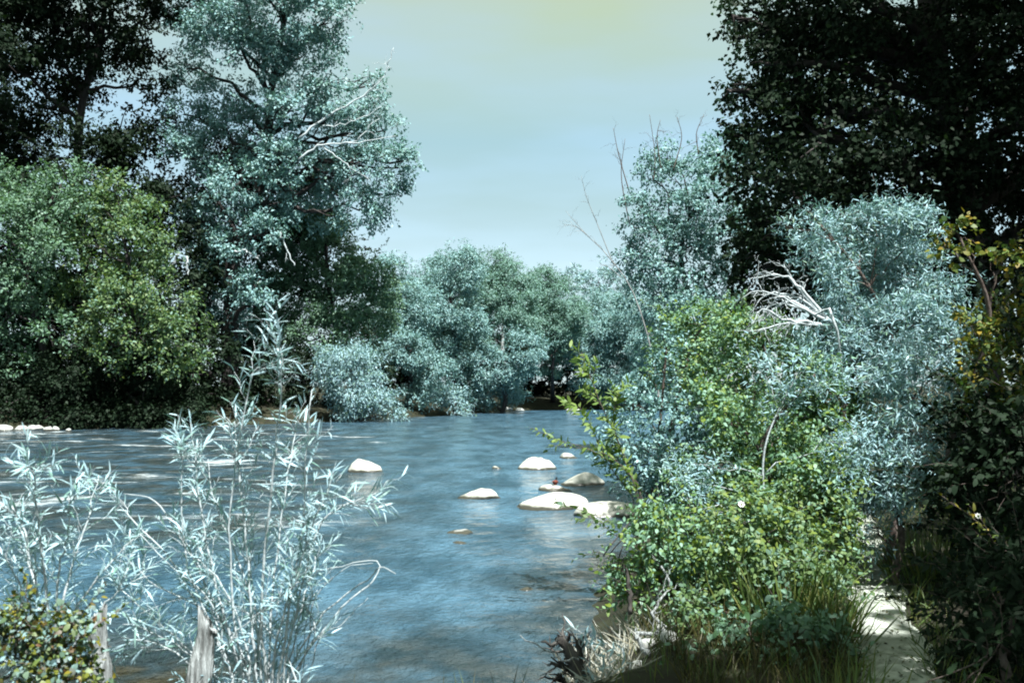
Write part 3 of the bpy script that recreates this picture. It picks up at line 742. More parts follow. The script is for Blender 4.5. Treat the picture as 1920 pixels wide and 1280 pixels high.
shrub("silver_shrub", "silvery shrub arching out from behind the pale dead branches", 8.9,
      [(1590, 670, 34), (1540, 680, 28), (1640, 620, 40), (1680, 690, 36)], 'silver', 126, L=.058, W=.0115, shape='lance', cover=.7, up=.3, spray=.2, shoot_len=(1.5, 3.2))
shrub("green_shrub", "low leafy shrub in shade at the thicket's foot beside the footpath", 6.0,
      [(1400, 1190, 50), (1480, 1200, 50), (1550, 1190, 40), (1350, 1250, 44), (1440, 1260, 50), (1530, 1260, 44), (1580, 1220, 26), (1300, 1270, 36)], 'green', 128, cover=.55, L=.055, W=.028)
shrub("golden_shrub", "golden green shrub catching light against the dark wood", 7.4,
      [(1880, 490, 28), (1850, 640, 40), (1895, 610, 36), (1830, 680, 34), (1890, 690, 44), (1800, 445, 26), (1770, 470, 20), (1905, 540, 24), (1860, 740, 36), (1820, 610, 26), (1910, 770, 30)], 'gold', 130, L=.055, W=.032, cover=.6)
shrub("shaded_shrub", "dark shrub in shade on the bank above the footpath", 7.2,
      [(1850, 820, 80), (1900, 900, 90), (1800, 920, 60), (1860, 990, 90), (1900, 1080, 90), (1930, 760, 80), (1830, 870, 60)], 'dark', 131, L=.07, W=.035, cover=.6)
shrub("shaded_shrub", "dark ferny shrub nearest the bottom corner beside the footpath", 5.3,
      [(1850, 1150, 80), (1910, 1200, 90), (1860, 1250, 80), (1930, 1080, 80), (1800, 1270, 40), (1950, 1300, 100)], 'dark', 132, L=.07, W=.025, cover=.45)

# pale dead branches arching out of the thicket
hb = at(1580, 640, 8.4)
B = np.array([hb[0] + .35, 9.4, gz(hb[0] + .35, 9.4)])
root = thing("dead_bush", "bleached dead branches arching out beside the silvery shrub", "dead bush", B)
for k, pts in enumerate([[(1570, 620), (1530, 590), (1470, 560), (1420, 545), (1390, 560)], [(1560, 605), (1500, 540), (1460, 515), (1400, 525)], [(1550, 600), (1500, 560), (1440, 550), (1405, 590)], [(1560, 615), (1500, 600), (1440, 615), (1400, 622)],
                         [(1550, 600), (1490, 575), (1450, 570), (1420, 600)], [(1540, 590), (1490, 530), (1470, 495)], [(1540, 610), (1480, 600), (1430, 580), (1412, 610)], [(1530, 590), (1480, 565), (1445, 585), (1432, 612)]]):
    Q = [at(x, y, 8.35 + .05 * (k % 3)) for x, y in pts]
    if k == 0: Q = [B] + Q
    limb(root, B, Q, .016, .003, 'twig', "branch", seed=140 + k, side=8, sidelen=.16, n=16, amp=.006)

# ------------------------------------------------------------------ stemmed plants whose leaves are picked apart one by one
LEAFMESH = {}
def leaf_mesh(shape, ratio, variant, mat):
    key = (shape, ratio, variant, mat)
    if key not in LEAFMESH:
        curl = (.05, .18, .32, -.08)[variant]
        V, F4, F3 = leaves_geo(np.zeros((1, 3)), np.array([[0, 1., 0]]), np.array([[0, 0, 1.]]), np.array([1.]), np.array([ratio]), shape, curl)
        me = make_mesh("leaf", V, [F4, F3]); me.materials.append(M[mat])
        LEAFMESH[key] = me
    return LEAFMESH[key]

def stem_plant(name, label, cat, base, stems, mat, seed, L=.09, W=.014, gap=.02, bark='twig', single=300, shape='lance', twig_every=.09, twig_len=.16, group=None, spread=.75, droop=.15):
    """stems: list of (points in world, r0, r1, leafy from (0..1, >1 = bare))."""
    rng = np.random.default_rng(seed)
    B = np.asarray(base, float)
    root = thing(name, label, cat, B, group)
    P, D, N, LL = [], [], [], []
    def leafy(Q, t0, gap_):
        seg = np.linalg.norm(np.diff(Q, axis=0), axis=1); s = np.concatenate([[0], np.cumsum(seg)])
        n = int(s[-1] * (1 - t0) / gap_)
        if n < 1: return
        ss = s[-1] * (t0 + (1 - t0) * (np.arange(n) + rng.uniform(0, 1, n)) / n)
        pos = np.stack([np.interp(ss, s, Q[:, k]) for k in range(3)], -1)
        T_ = unit(np.gradient(Q, axis=0)); tan = np.stack([np.interp(ss, s, T_[:, k]) for k in range(3)], -1)
        rad = unit(np.cross(tan, rand_unit(rng, n)))
        d = unit(tan * (1 - .35 * spread) + rad * spread + np.array([0, 0, -droop]) + rng.normal(size=(n, 3)) * .15)
        P.append(pos); D.append(d); N.append(unit(tan * .6 + np.array([0, -.1, .5]) + rng.normal(size=(n, 3)) * .35))
        LL.append(L * rng.uniform(.55, 1.2, n) * (1 - .35 * (ss / s[-1]) ** 3))
    for pts, r0, r1, t0 in stems:
        Q = smooth_path(pts, 22)
        ln = np.linalg.norm(np.diff(Q, axis=0), axis=1).sum()
        Q[1:-1] += rng.normal(size=(20, 3)) * .003
        g = Geo(); g.tube(Q, np.linspace(r0 * .75, r1 * .8, 22), 6)
        if t0 < 1:
            leafy(Q, t0, gap)
            for k in range(int(ln * (1 - t0) / twig_every)):
                i = int(22 * (t0 + (1 - t0) * rng.uniform(0, .9))); i = min(i, 20)
                tan = unit(Q[i + 1] - Q[i]); rad = unit(np.cross(tan, rand_unit(rng, 1)[0]))
                e = Q[i] + unit(tan * .8 + rad * .7 + np.array([0, 0, .15])) * twig_len * rng.uniform(.4, 1.3)
                tw = wiggle(Q[i], e, rng, 5, .04, .03)
                rr = max(r1 * .7, (r0 + (r1 - r0) * i / 22) * .28)
                g.tube(tw, np.linspace(rr, rr * .4, 5), 4)
                leafy(tw, .15, gap * .8)
        link("stem", g.mesh("stem", B, True), M[bark], root)
    if P:
        P, D, N, LL = map(np.concatenate, (P, D, N, LL))
        order = np.argsort(-LL * (.8 + .4 * rng.uniform(0, 1, len(LL))) / np.maximum(P[:, 1], .5))
        one, rest = order[:single], order[single:]
        ratio = W / L
        Dn = unit(D); S = unit(np.cross(Dn, N)); Nn = np.cross(S, Dn)
        for i in one:
            o = bpy.data.objects.new("leaf", leaf_mesh(shape, ratio, int(rng.integers(0, 4)), mat))
            COL.objects.link(o); o.parent = root
            m = Matrix(((S[i][0], Dn[i][0], Nn[i][0]), (S[i][1], Dn[i][1], Nn[i][1]), (S[i][2], Dn[i][2], Nn[i][2])))
            o.matrix_basis = Matrix.Translation(Vector(P[i] - B)) @ (m * float(LL[i])).to_4x4()
        if len(rest):
            V, F4, F3 = leaves_geo(P[rest], D[rest], N[rest], LL[rest], LL[rest] * ratio, shape, .15)
            link("foliage", make_mesh("foliage", V - B, [F4, F3]), M[mat], root, kind="stuff")
    return root, B

def stems_at(spec, d0, seed, base, rise=True):
    rng = np.random.default_rng(seed); out = []
    for pts, r0, r1, t0 in spec:
        dd = rng.uniform(-.3, .35)
        Q = [at(x, y, d0 + dd * k / max(1, len(pts) - 1)) for k, (x, y) in enumerate(pts)]
        if rise:
            Q = [np.array(base) + np.array([(Q[0][0] - base[0]) * 1.3 + rng.uniform(-.12, .12), rng.uniform(-.12, .12), 0])] + Q
        out.append((Q, r0, r1, t0))
    return out

bx = at(480, 1340, 4.0)
base = np.array([bx[0], 4.05, gz(bx[0], 4.05)])
SP_ = [([(500, 1290), (490, 1150), (505, 950), (520, 800), (527, 690), (522, 600)], .011, .0015, .5),
       ([(478, 1290), (470, 1150), (460, 1000), (445, 850), (440, 790)], .010, .003, .45),
       ([(455, 1290), (420, 1150), (385, 1000), (368, 880), (355, 770)], .011, .002, .38),
       ([(520, 1290), (540, 1150), (565, 1000), (572, 900), (585, 730)], .009, .002, .42),
       ([(530, 1290), (560, 1130), (600, 985), (655, 945), (705, 925)], .008, .002, .4),
       ([(440, 1290), (380, 1160), (330, 1060), (250, 975), (232, 940)], .008, .002, .62),
       ([(450, 1290), (400, 1130), (340, 1010), (292, 940), (232, 925)], .008, .002, 2),
       ([(415, 1290), (335, 1200), (255, 1130), (200, 1080)], .008, .002, .4),
       ([(505, 1290), (512, 1100), (532, 950), (548, 840), (560, 770)], .008, .002, .4),
       ([(490, 1290), (470, 1120), (430, 1010), (400, 930), (390, 860)], .008, .002, .35),
       ([(470, 1290), (455, 1190), (410, 1090), (350, 1030), (330, 980)], .008, .002, .3),
       ([(520, 1290), (545, 1230), (570, 1120), (590, 1050), (560, 960)], .008, .002, .4),
       ([(460, 1290), (440, 1150), (430, 960), (470, 720), (495, 680)], .008, .002, .55),
       ([(430, 1300), (360, 1230), (300, 1190), (230, 1170)], .007, .002, .3),
       ([(500, 1290), (530, 1200), (560, 1150), (600, 1100)], .007, .002, .3), ([(480, 1290), (485, 1180), (470, 1060), (480, 960)], .008, .002, .3), ([(450, 1290), (415, 1200), (380, 1090), (360, 1000)], .008, .002, .3),
       ([(510, 1290), (525, 1180), (560, 1060), (600, 950), (640, 890)], .008, .002, .45), ([(470, 1290), (440, 1200), (400, 1150), (300, 1100), (240, 1050)], .008, .002, .35), ([(440, 1290), (400, 1180), (350, 1050), (340, 900), (350, 840)], .008, .002, .5),
       ([(400, 1290), (440, 1190), (520, 1120), (560, 1090)], .006, .002, .2), ([(560, 1290), (520, 1200), (430, 1130), (330, 1120)], .006, .002, .25), ([(430, 1290), (470, 1230), (510, 1170), (530, 1090)], .006, .002, .15),
       ([(380, 1300), (350, 1240), (270, 1200), (215, 1215)], .006, .002, .2), ([(540, 1300), (555, 1240), (590, 1190), (575, 1130)], .006, .002, .15), ([(400, 1300), (420, 1210), (390, 1120), (310, 1050), (262, 1000)], .006, .002, 2)]
stem_plant("willow_shrub", "tall silvery willow shrub with long narrow leaves rising in front of the river", "shrub", base, stems_at(SP_, 4.0, 3, base), 'willow', 200,
           L=.088, W=.0086, gap=.0165, twig_every=.055, twig_len=.15)
bx = at(90, 1330, 3.9)
base = np.array([bx[0], 3.95, gz(bx[0], 3.95)])
SP_ = [([(90, 1290), (70, 1120), (40, 1000), (15, 930)], .012, .002, .35), ([(100, 1290), (85, 1100), (72, 980), (62, 900), (68, 870)], .012, .002, .35), ([(110, 1290), (120, 1120), (160, 980), (185, 890)], .012, .002, .4),
       ([(115, 1290), (140, 1150), (210, 1050), (250, 1010)], .010, .002, .35), ([(80, 1290), (50, 1150), (20, 1060), (-20, 1010)], .010, .002, .3), ([(120, 1290), (150, 1190), (220, 1110), (270, 1080)], .009, .002, .3),
       ([(100, 1290), (110, 1080), (130, 1000), (128, 930)], .010, .002, .35), ([(70, 1290), (20, 1200), (-20, 1160)], .009, .002, .3), ([(95, 1290), (60, 1060), (30, 960), (-15, 950)], .01, .002, .35)]
stem_plant("willow_shrub", "shorter silvery willow at the picture's edge above the golden leaved plant", "shrub", base, stems_at(SP_, 3.9, 4, base), 'willow', 201,
           L=.078, W=.009, gap=.0155, twig_every=.052, twig_len=.16)
shrub("golden_plant", "low plant with small golden and green leaves among bleached stumps", 3.45,
      [(60, 1180, 52), (120, 1220, 56), (30, 1250, 50), (90, 1270, 60), (150, 1270, 40), (10, 1190, 40), (150, 1160, 24)], 'goldmix', 202, L=.026, W=.016, cover=.55, spray=.06)
bx = at(570, 1300, 4.2)
base = np.array([bx[0], 4.25, gz(bx[0], 4.25)])
stem_plant("bare_shrub", "leafless curling pale twigs reaching out over the water", "dead shrub", base,
           stems_at([([(540, 1290), (560, 1220), (620, 1140), (690, 1085), (715, 1062), (742, 1075)], .007, .002, 2), ([(545, 1290), (600, 1190), (660, 1120), (700, 1090), (708, 1050), (640, 1062), (590, 1070)], .006, .002, 2),
                     ([(550, 1290), (580, 1200), (585, 1130), (640, 1068), (700, 1055)], .005, .0015, 2), ([(590, 1215), (640, 1170), (690, 1120)], .004, .0015, 2), ([(580, 1130), (620, 1090), (610, 1060), (640, 1050)], .003, .001, 2)], 4.2, 8, base), 'silver', 203)
# bleached broken stumps beside the willows
def stump(label, px, top, bot, depth, r, lean):
    rng = np.random.default_rng(px)
    a = at(px, top, depth); b = at(px + lean, bot, depth)
    b[2] = min(b[2], gz(b[0], b[1]) - .05) if b[2] > gz(b[0], b[1]) else b[2]
    B = np.array([b[0], b[1], gz(b[0], b[1]) - .03]); g = Geo()
    n, sd = 26, 20; t = np.linspace(0, 1, n)[:, None]
    P = B * (1 - t) + a * t + .012 * np.column_stack([np.sin(t * 5 + px), np.cos(t * 4 + px), 0 * t])
    V, F4, F3 = tube(P, r * (1.3 - .4 * t[:, 0] + .12 * np.sin(t[:, 0] * 17 + px)), sd)
    ring = np.arange(sd); flute = 1 + .16 * np.sin(ring * 2 * math.pi / sd * 3 + px) + .10 * rng.normal(size=sd)
    for i in range(n):                                   # fluted, split grain down the length
        q = slice(i * sd, (i + 1) * sd); V[q] = P[i] + (V[q] - P[i]) * (flute + .05 * rng.normal(size=sd))[:, None]
    top_v = np.arange((n - 1) * sd, n * sd)
    V[top_v, 2] += (V[top_v, 0] - P[-1][0]) * (-1.3 if lean < 0 else 1.2) + rng.uniform(-.02, .035, sd) * (ring % 3 == 0)
    V[-1, 2] -= .02
    g.add(V, F4, F3)
    for i in (9, 14, 18):                                # broken side stubs
        e = P[i] + unit(rng.normal(size=3) * np.array([1, .5, .3]) + np.array([0, -.2, .5])) * .07
        g.tube(wiggle(P[i], e, rng, 5, .05), np.linspace(.011, .006, 5), 6)
    o = link("stump", g.mesh("stump", B), M['drift'], loc=B)
    return tag(o, label, "stump", "bleached broken stumps in the willows")
stump("bleached broken stump with pointed top at the willow's foot", 385, 1165, 1330, 3.9, .040, -25)
stump("bleached leaning stump beside the golden leaved plant", 172, 1160, 1330, 3.7, .037, 60)

# sprigs over the water and the yellow green sapling
bp = at(1190, 1000, 9.3)
base = np.array([1.75, 9.4, gz(1.75, 9.4)])
stem_plant("sapling", "slim sapling with a bright yellow green leafy tip standing over the river", "sapling", base,
           stems_at([([(1210, 960), (1160, 830), (1115, 730), (1090, 660)], .010, .003, .55), ([(1200, 960), (1170, 860), (1150, 790), (1160, 730)], .008, .002, .4), ([(1190, 950), (1140, 870), (1110, 800), (1085, 760)], .008, .002, .4)], 9.3, 5, base),
           'sprout', 204, L=.125, W=.040, gap=.022, shape='broad', bark='twigdark', single=240, twig_every=.10, twig_len=.2)
base = np.array([1.62, 9.0, gz(1.62, 9.0)])
stem_plant("green_sprig", "leafy sprig reaching out in front of the upper white rocks", "sprig", base,
           stems_at([([(1200, 920), (1120, 850), (1050, 825), (990, 800)], .007, .002, .35), ([(1200, 930), (1150, 860), (1080, 838), (1030, 835)], .006, .002, .4)], 8.8, 6, base), 'sprout', 205, L=.085, W=.036, gap=.028, shape='broad', bark='twigdark', single=120, twig_every=.3)
base = np.array([1.15, 7.7, gz(1.15, 7.7)])
stem_plant("green_sprig", "leafy sprig hanging across the widest white rock", "sprig", base,
           stems_at([([(1240, 1050), (1170, 990), (1100, 960), (1045, 945)], .006, .002, .35), ([(1230, 1060), (1150, 1000), (1120, 975), (1075, 970)], .005, .002, .4)], 7.6, 7, base), 'lime', 206, L=.075, W=.034, gap=.026, shape='broad', bark='twigdark', single=120, twig_every=.3)
base = np.array([1.0, 7.3, gz(1.0, 7.3)])
stem_plant("green_sprig", "small sprig low over the water below the rocks", "sprig", base,
           stems_at([([(1230, 1120), (1180, 1060), (1120, 1035), (1075, 1050)], .005, .002, .35), ([(1220, 1140), (1160, 1090), (1130, 1120)], .005, .002, .4)], 7.2, 9, base), 'lime', 207, L=.065, W=.030, gap=.028, shape='broad', bark='twigdark', single=100, twig_every=.3)
base = np.array([.62, 5.75, gz(.62, 5.75)])
stem_plant("willow_sprig", "pale young willow shoots beside the wet dark stump", "shrub", base,
           stems_at([([(1140, 1290), (1120, 1230), (1095, 1190), (1070, 1175)], .006, .002, .1), ([(1150, 1290), (1140, 1230), (1120, 1185)], .006, .002, .1), ([(1130, 1290), (1105, 1250), (1085, 1200)], .005, .002, .1), ([(1165, 1290), (1170, 1240), (1165, 1200)], .005, .002, .1)], 5.7, 10, base),
           'willow', 208, L=.09, W=.016, gap=.022, single=140, twig_every=.2)
base = np.array([3.2, 4.9, gz(3.2, 4.9)])
stem_plant("shade_plant", "sparse leafy plant in deep shade beside the footpath", "plant", base,
           stems_at([([(1850, 1230), (1840, 1150), (1830, 1090)], .005, .002, .2), ([(1860, 1230), (1880, 1160), (1860, 1110)], .005, .002, .2), ([(1850, 1230), (1820, 1200), (1780, 1200)], .005, .002, .2)], 4.9, 12, base), 'deep', 209,
           L=.08, W=.026, gap=.05, shape='broad', bark='twigdark', single=100, twig_every=.3)
base = np.array([3.3, 6.6, gz(3.3, 6.6)])
stem_plant("leaning_plant", "leafy stem with a white bloom leaning over the shaded bank", "plant", base,
           stems_at([([(1900, 1060), (1860, 1000), (1810, 960), (1760, 925)], .006, .002, .2), ([(1890, 1060), (1860, 1010), (1840, 970)], .005, .002, .2)], 6.6, 13, base), 'gold', 210,
           L=.07, W=.024, gap=.04, shape='broad', bark='twigdark', single=120, twig_every=.25)

def flower(label, p, r):
    B = np.asarray(p, float)
    root = thing("flower", label, "flower", B, "white blooms in the bank plants")
    g0 = at(0, 0, 1)
    V, F4, F3 = leaves_geo(np.zeros((1, 3)), np.array([[0, 1., 0]]), np.array([[0, 0, 1.]]), np.array([1.]), np.array([.6]), 'broad', -.25)
    me = make_mesh("petal", V, [F4, F3]); me.materials.append(M['petal'])
    tilt = Matrix.Rotation(1.0, 3, 'X')
    for k in range(7):
        o = bpy.data.objects.new("petal", me); COL.objects.link(o); o.parent = root
        o.matrix_basis = (tilt @ Matrix.Rotation(k * 2 * math.pi / 7, 3, 'Z') * r).to_4x4()
    st = Geo(); z0 = gz(B[0], B[1]) - B[2]
    st.tube(smooth_path([(.05, .05, z0), (.03, .03, z0 * .4), (0, .003, -.002)], 8), np.linspace(.004, .002, 8), 5)
    link("stem", st.mesh("stem"), M['blade'], root)
    c = Geo(); c.tube(np.array([(0, 0, -.004), (0, -.004, .004)]), np.array([.01, .006]) , 7)
    link("flower_centre", c.mesh("flower_centre"), M['gold'], root)
flower("white bloom among the thicket's leaves above the yellow leaved shrub", at(1390, 945, 6.6), .026)
flower("white bloom on the shaded bank by the leaning leafy stem", at(1834, 967, 6.2), .022)

# ------------------------------------------------------------------ grass
def grass(name, pts, mat, seed, h, w=.006, lean=.4, kind="stuff", parent=None, B=np.zeros(3), own=None):
    rng = np.random.default_rng(seed); n = len(pts)
    P = np.column_stack([pts, ground_z(pts[:, 0], pts[:, 1]) - .02])
    d = unit(np.column_stack([rng.normal(size=(n, 2)) * lean, np.ones(n)]))
    nn = unit(np.column_stack([rng.normal(size=(n, 2)), np.full(n, .15)]))
    LL = h * rng.uniform(.4, 1.2, n)
    V, F4, F3 = leaves_geo(P, d, nn, LL, np.full(n, w) * rng.uniform(.6, 1.5, n), 'lance', .22)
    return link(name, make_mesh(name, V - B, [F4, F3]), M[mat], parent, kind=kind)
rng = np.random.default_rng(5)
pt = np.column_stack([rng.uniform(.5, 7, 9000), rng.uniform(4.2, 16, 9000)])
dd_ = path_dist(pt[:, 0], pt[:, 1]); sd = river_sd(pt[:, 0], pt[:, 1])
pt = pt[(dd_ > .23) & (sd > .35)]
grass("grass", pt, 'blade', 6, .18)
pt = np.column_stack([rng.uniform(.9, 2.4, 3000), rng.uniform(4.6, 7.2, 3000)])
dd_ = path_dist(pt[:, 0], pt[:, 1]); sd = river_sd(pt[:, 0], pt[:, 1])
grass("dry_grass", pt[(dd_ > .25) & (sd > .4) & (sd < 2.2)], 'dryblade', 7, .22)
pt = np.column_stack([rng.uniform(-4, .0, 2500), rng.uniform(2.5, 5.3, 2500)])
grass("bank_grass", pt[river_sd(pt[:, 0], pt[:, 1]) > .15], 'dryblade', 8, .3)
pt = np.column_stack([rng.uniform(.35, 1.25, 1500), rng.uniform(5.5, 7.4, 1500)])
sd = river_sd(pt[:, 0], pt[:, 1])
grass("straw", pt[(sd > -.05) & (sd < .6)], 'straw', 9, .24, .007, .9)
pt = np.column_stack([rng.uniform(1.2, 4.2, 5000), rng.uniform(4.2, 10, 5000)])
dd_ = path_dist(pt[:, 0], pt[:, 1]); pt = pt[(dd_ > .13) & (dd_ < .36)]
grass("path_edge_grass", pt, 'blade', 10, .20, .007, .8)
pt = np.column_stack([rng.uniform(1.2, 4.6, 5200), rng.uniform(4.2, 12, 5200)])
dd_ = path_dist(pt[:, 0], pt[:, 1]); pt = pt[dd_ < .26]
n = len(pt); z = ground_z(pt[:, 0], pt[:, 1]) + .025
V, F4, F3 = leaves_geo(np.column_stack([pt, z]), unit(rng.normal(size=(n, 3)) * np.array([1, 1, .12])), unit(rng.normal(size=(n, 3)) * .25 + np.array([0, 0, 1])), rng.uniform(.015, .05, n), rng.uniform(.005, .02, n), 'lance')
link("leaf_litter", make_mesh("leaf_litter", V, [F4, F3]), M['dryblade'], kind="stuff")
def tuft(label, x, y, r, n, h, mat, seed):
    rng = np.random.default_rng(seed)
    B = np.array([x, y, gz(x, y)])
    root = thing("grass_tuft", label, "grass tuft", B, "grass tufts along the footpath")
    pts = np.array([x, y]) + rng.normal(size=(n, 2)) * r * .5
    grass("blades", pts, mat, seed, h, .009, .3, "stuff", root, B)
tuft("tall lush grass tuft below the yellow leaved shrub", 1.75, 6.5, .30, 260, .52, 'blade', 1)
tuft("grass tuft hugging the sunny patch of the footpath", 1.98, 6.2, .16, 110, .34, 'blade', 2)
tuft("grass tuft arching over the footpath's shaded side", 3.35, 8.0, .30, 240, .45, 'blade', 3)
tuft("short grass tuft at the footpath's near end", 1.55, 4.75, .18, 120, .35, 'blade', 4)

# ------------------------------------------------------------------ rocks, stump, driftwood, bird
def rock_mesh(seed, sx, sy, sz, rough=.16, dome=0):
    rng = np.random.default_rng(seed)
    n_lat, n_lon = 22, 36
    th = np.linspace(0, math.pi, n_lat)[1:-1]; ph = np.linspace(0, 2 * math.pi, n_lon, endpoint=False)
    TH, PH = np.meshgrid(th, ph, indexing='ij')
    U = np.stack([np.sin(TH) * np.cos(PH), np.sin(TH) * np.sin(PH), np.cos(TH)], -1).reshape(-1, 3)
    U = np.vstack([U, [[0, 0, 1]], [[0, 0, -1]]])
    k = rng.normal(size=(6, 3)) * np.array([1.4, 1.4, 2.2, 2.6, 3.6, 5.0])[:, None]; p = rng.uniform(0, 6.28, 6)
    amp = np.array([1, 1, .6, .5, .3, .22])
    f = 1 + rough * (np.sin(U @ k.T + p) * amp).sum(1) / 1.6
    k2 = rng.normal(size=(5, 3)) * 7.0; p2 = rng.uniform(0, 6.28, 5)
    f = f + rough * .16 * np.abs(np.sin(U @ k2.T + p2)).sum(1) / 1.6
    for _ in range(5):                                    # a few flattened facets
        d = unit(rng.normal(size=3)); lim = rng.uniform(.72, .9)
        s = U @ d * f
        f = np.where(s > lim, f * (lim + (s - lim) * .35) / np.maximum(s, 1e-6), f)
    if dome:
        z = np.clip(U[:, 2], -.98, .999); rho = np.sqrt(1 - z * z)
        U[:, :2] *= (np.where(z > 0, .55 * (1 - z) ** .56 + .45 * rho, 1.0 * np.maximum(rho, .6)) / np.maximum(rho, 1e-4))[:, None]
        U[:, 0] += dome * .3 * np.clip(z, 0, 1)
    V = U * f[:, None] * np.array([sx, sy, sz])
    m = n_lat - 2
    i = np.arange(m - 1)[:, None] * n_lon; j = np.arange(n_lon)[None, :]; kx = (j + 1) % n_lon
    F4 = np.stack([i + j, i + n_lon + j, i + n_lon + kx, i + kx], -1).reshape(-1, 4)
    jj = np.arange(n_lon); a, b = m * n_lon, m * n_lon + 1
    F3 = np.vstack([np.stack([np.full(n_lon, a), jj, (jj + 1) % n_lon], -1), np.stack([np.full(n_lon, b), (m - 1) * n_lon + (jj + 1) % n_lon, (m - 1) * n_lon + jj], -1)])
    return make_mesh("boulder", V, [F4, F3], True)
ROCKS = [  # px, waterline py, width px, height px, depth squash, label
 (683, 884, 60, 30, 'river_rock', "lone white boulder standing in the river near the willow's tip"),
 (1005, 879, 66, 28, 'river_rock', "white boulder with a notched top, upstream of the others"),
 (1066, 858, 34, 10, 'river_rock', "small pale rock half hidden behind the leafy sprig"),
 (1092, 908, 66, 24, 'river_rock', "lumpy white boulder just behind the flat rock with the bird"),
 (1040, 918, 52, 11, 'river_rock', "flat low rock with the bird on it"),
 (1030, 950, 128, 27, 'river_rock', "widest white boulder with a smooth humped back"),
 (1150, 965, 122, 32, 'river_rock', "broad white boulder touching the widest one and the bank shrubs"),
 (898, 933, 66, 24, 'river_rock', "white humped boulder alone in midstream"),
 (931, 878, 18, 6, 'river_rock', "tiny pale rock breaking the surface in midstream"),
 (860, 998, 46, 9, 'river_rock_grey', "low grey rock barely breaking the water"),
 (864, 1016, 24, 6, 'river_rock_grey', "small wet stone just below the low grey rock"),
 (985, 1100, 22, 6, 'river_rock_grey', "small stone awash in the open water close to us"),
]
BIRD = None
for k, (px, py, w, h, mt, lab) in enumerate(ROCKS):
    dp = CAM_H * FOC / (py - 725.0)
    p = at(px, py, dp)
    sx = w * .5 * dp / FOC; hh = h * dp / FOC * 1.05
    o = link("boulder", rock_mesh(300 + k, sx * 1.18, sx * .85, hh * .85, .15, dome=(1 if k % 2 else -1) * (.4 + .2 * (k % 3))), M[mt], loc=(p[0], p[1] + sx * .4, -.01))
    o.rotation_euler = (0, 0, 0.2 * math.sin(k * 2.3))
    tag(o, lab, "boulder", "boulders in the river")
    if 'with the bird' in lab:
        BIRD = (p[0] + .02, p[1] + sx * .35, hh * .9)
for k, (px, py, w, h) in enumerate([(8, 796, 36, 16), (40, 800, 26, 12), (66, 801, 26, 12), (90, 801, 18, 10), (104, 804, 14, 10), (128, 806, 12, 7)]):
    dp = 46.6 - .02 * abs(px - 60); p = at(px, 805, dp); sx = w * .5 * dp / FOC; hh = h * dp / FOC
    o = link("shore_stone", rock_mesh(330 + k, sx * .9, sx * .8, hh * .6, .2), M['river_rock_grey'], loc=(p[0], p[1], hh * .1))
    tag(o, ["largest pale stone at the picture-edge end of the far shore row", "second pale stone along the far shore row, beside its largest",
            "third pale stone along the far shore row", "fourth and squatter pale stone along the far shore row", "fifth and small pale stone along the far shore row",
            "smallest pale stone at the river end of the far shore row"][k], "stone", "stones along the far shore")
for k, (px, py, w, h) in enumerate([(940, 772, 40, 7), (1075, 771, 26, 6), (975, 771, 18, 5), (915, 774, 22, 6)]):
    dp = 82; p = at(px, py, dp); sx = w * .5 * dp / FOC; hh = h * dp / FOC
    o = link("shore_stone", rock_mesh(340 + k, sx, sx * .6, hh * .9, .2), M['river_rock_grey'], loc=(p[0], p[1], hh * .2))
    tag(o, ["widest pale stone at the far waterline in the river bend", "pale stone at the far waterline seen past the slim sapling",
            "smallest pale stone just past the widest one at the river bend", "pale stone on the silvery bush side of the widest one at the bend"][k], "stone", "stones at the river bend")
for k, (px, py, w, h, dp) in enumerate([(1215, 1200, 40, 34, 6.5), (1255, 1205, 50, 40, 6.4), (1195, 1235, 46, 38, 6.2), (1240, 1160, 30, 24, 6.8)]):
    p = at(px, py, dp); sx = w * .5 * dp / FOC; hh = h * .5 * dp / FOC
    z = max(gz(p[0], p[1]), -.05)
    o = link("bank_stone", rock_mesh(350 + k, sx * .75, sx * .6, hh * .7, .24), M['rockgrey'], loc=(p[0], p[1], z + hh * .1))
    tag(o, ["pale stone beside the short standing driftwood stick", "largest pale stone under the slanting driftwood limb at the bank foot",
            "pale stone nearest the wet dark snag at the bank foot", "small pale stone farthest up the bank behind the driftwood limb"][k], "stone", "pale stones with the driftwood")

# bleached driftwood and the wet dark stump at the water's edge
def wood(name, label, pts, r0, r1, mat, seed, side=0, sidelen=.1, grp=None):
    P = [np.asarray(p, float) for p in pts]
    B = np.array([P[0][0], P[0][1], P[0][2]])
    rng = np.random.default_rng(seed)
    root = thing(name, label, "driftwood", B, grp)
    limb(root, B, P, r0, r1, mat, "limb", seed=seed, side=side, sidelen=sidelen, n=12, amp=.006)
def low(px, py, dp, dz=.03):
    p = at(px, py, dp); z = gz(p[0], p[1])
    p[2] = max(p[2], z + dz) ; return p
wood("driftwood", "bleached driftwood limb slanting across the bank foot", [low(1190, 1187, 6.5), low(1230, 1187, 6.5), low(1275, 1183, 6.6)], .014, .010, 'drift', 1, 3, .12, "bleached driftwood")
wood("driftwood", "short thick bleached driftwood stick standing among the pale stones", [low(1218, 1240, 6.2), low(1205, 1215, 6.25), low(1195, 1190, 6.3)], .02, .014, 'drift', 2, 1, .1, "bleached driftwood")
wood("driftwood", "thin bleached driftwood stick leaning up to the thicket", [low(1240, 1180, 6.7), low(1225, 1140, 6.8), low(1255, 1100, 6.9), low(1240, 1060, 7.0)], .012, .006, 'drift', 3, 5, .18, "bleached driftwood")
wood("driftwood", "pale forked twig poking out over the water past the wet stump", [low(1085, 1235, 5.7), low(1050, 1235, 5.7), low(1020, 1215, 5.75), low(975, 1190, 5.8)], .007, .003, 'drift', 4, 4, .10, "bleached driftwood")
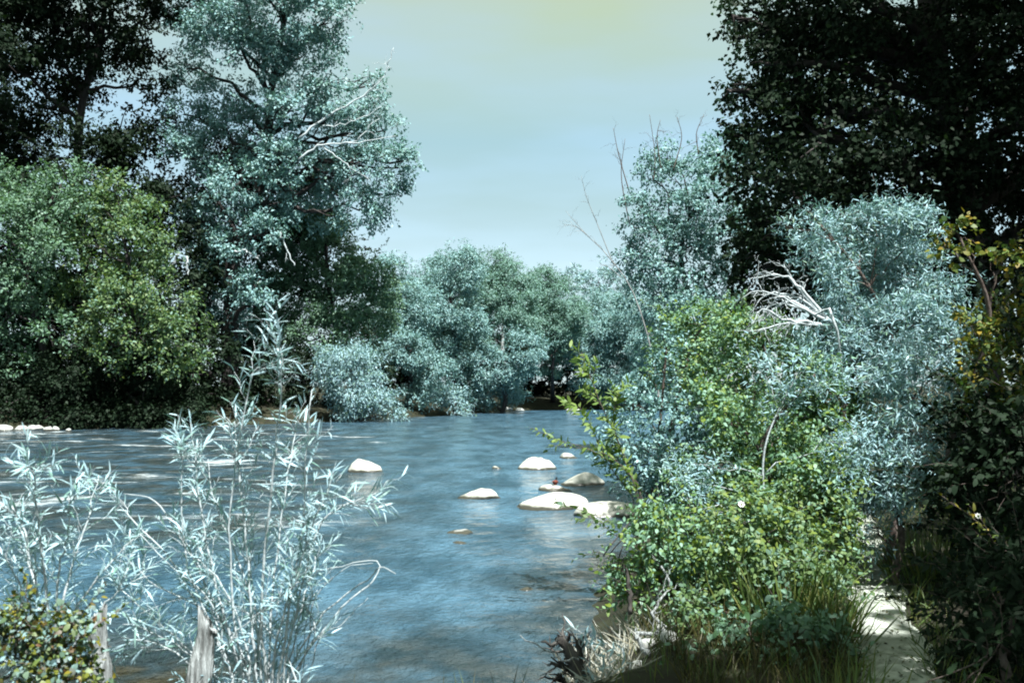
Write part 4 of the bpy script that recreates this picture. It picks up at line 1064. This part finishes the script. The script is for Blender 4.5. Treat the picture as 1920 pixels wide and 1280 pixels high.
wood("driftwood", "dark upright snag at the bank's edge", [low(1182, 1150, 7.0), low(1180, 1100, 7.0), low(1174, 1065, 7.0)], .018, .010, 'stump', 5, 3, .15)
sx_ = at(1070, 1235, 5.9)
B = np.array([sx_[0], 5.95, gz(sx_[0], 5.95)])
root = thing("wet_stump", "dark wet broken snag at the water's edge", "stump", B)
rngs = np.random.default_rng(77)
for k, (pts, r0, r1) in enumerate([([(1120, 1330), (1095, 1270), (1070, 1225), (1048, 1190)], .07, .018), ([(1100, 1290), (1085, 1240), (1092, 1205)], .04, .012), ([(1090, 1270), (1060, 1250), (1032, 1245)], .03, .008),
                                   ([(1110, 1300), (1075, 1290), (1045, 1262)], .035, .010), ([(1080, 1240), (1060, 1215), (1072, 1190)], .025, .008)]):
    limb(root, B, [at(x, y, 5.85 + .04 * k) for x, y in pts], r0, r1, 'stump', "trunk" if k == 0 else "root", seed=k + 40, side=5, sidelen=.13, n=14, sides=9, amp=.010)

# reddish bird with a dark upright head on the flat rock
def lathe(prof, axis_pts, sides=12):
    return tube(np.asarray(axis_pts, float), np.asarray(prof, float), sides)
B = np.array(BIRD)
root = thing("bird", "small reddish brown bird with dark upright head on the flat rock", "bird", B)
def part(name, pts, rad, mat, sc=1.0):
    g = Geo(); P = smooth_path(np.array(pts) * sc, 16); R = np.interp(np.linspace(0, 1, 16), np.linspace(0, 1, len(rad)), rad) * sc
    V, F4, F3 = tube(P, R, 12); g.add(V, F4, F3)
    return link(name, g.mesh(name, smooth=True), M[mat], root)
part("body", [(-.10, 0, .055), (-.05, 0, .05), (.02, 0, .055), (.075, 0, .075)], [.012, .045, .055, .052, .03, .008], 'bird_body', .85)
part("head", [(.055, 0, .08), (.07, 0, .115), (.075, 0, .145), (.08, 0, .17)], [.026, .018, .020, .028, .022, .004], 'bird_head', .85)
part("bill", [(.085, 0, .15), (.115, 0, .146), (.135, 0, .145)], [.010, .007, .003], 'bill', .85)
part("tail", [(-.085, 0, .06), (-.13, 0, .07), (-.155, 0, .08)], [.02, .016, .004], 'bird_head', .85)
for s in (-1, 1):
    part("wing", [(.04, s * .045, .07), (-.03, s * .048, .065), (-.11, s * .02, .065)], [.012, .024, .004], 'bird_body', .85)
    part("foot", [(.0, s * .02, .02), (.005, s * .02, -.01), (.02, s * .022, -.03)], [.006, .006, .008], 'bill', .85)
root.rotation_euler = (0, 0, math.radians(70))
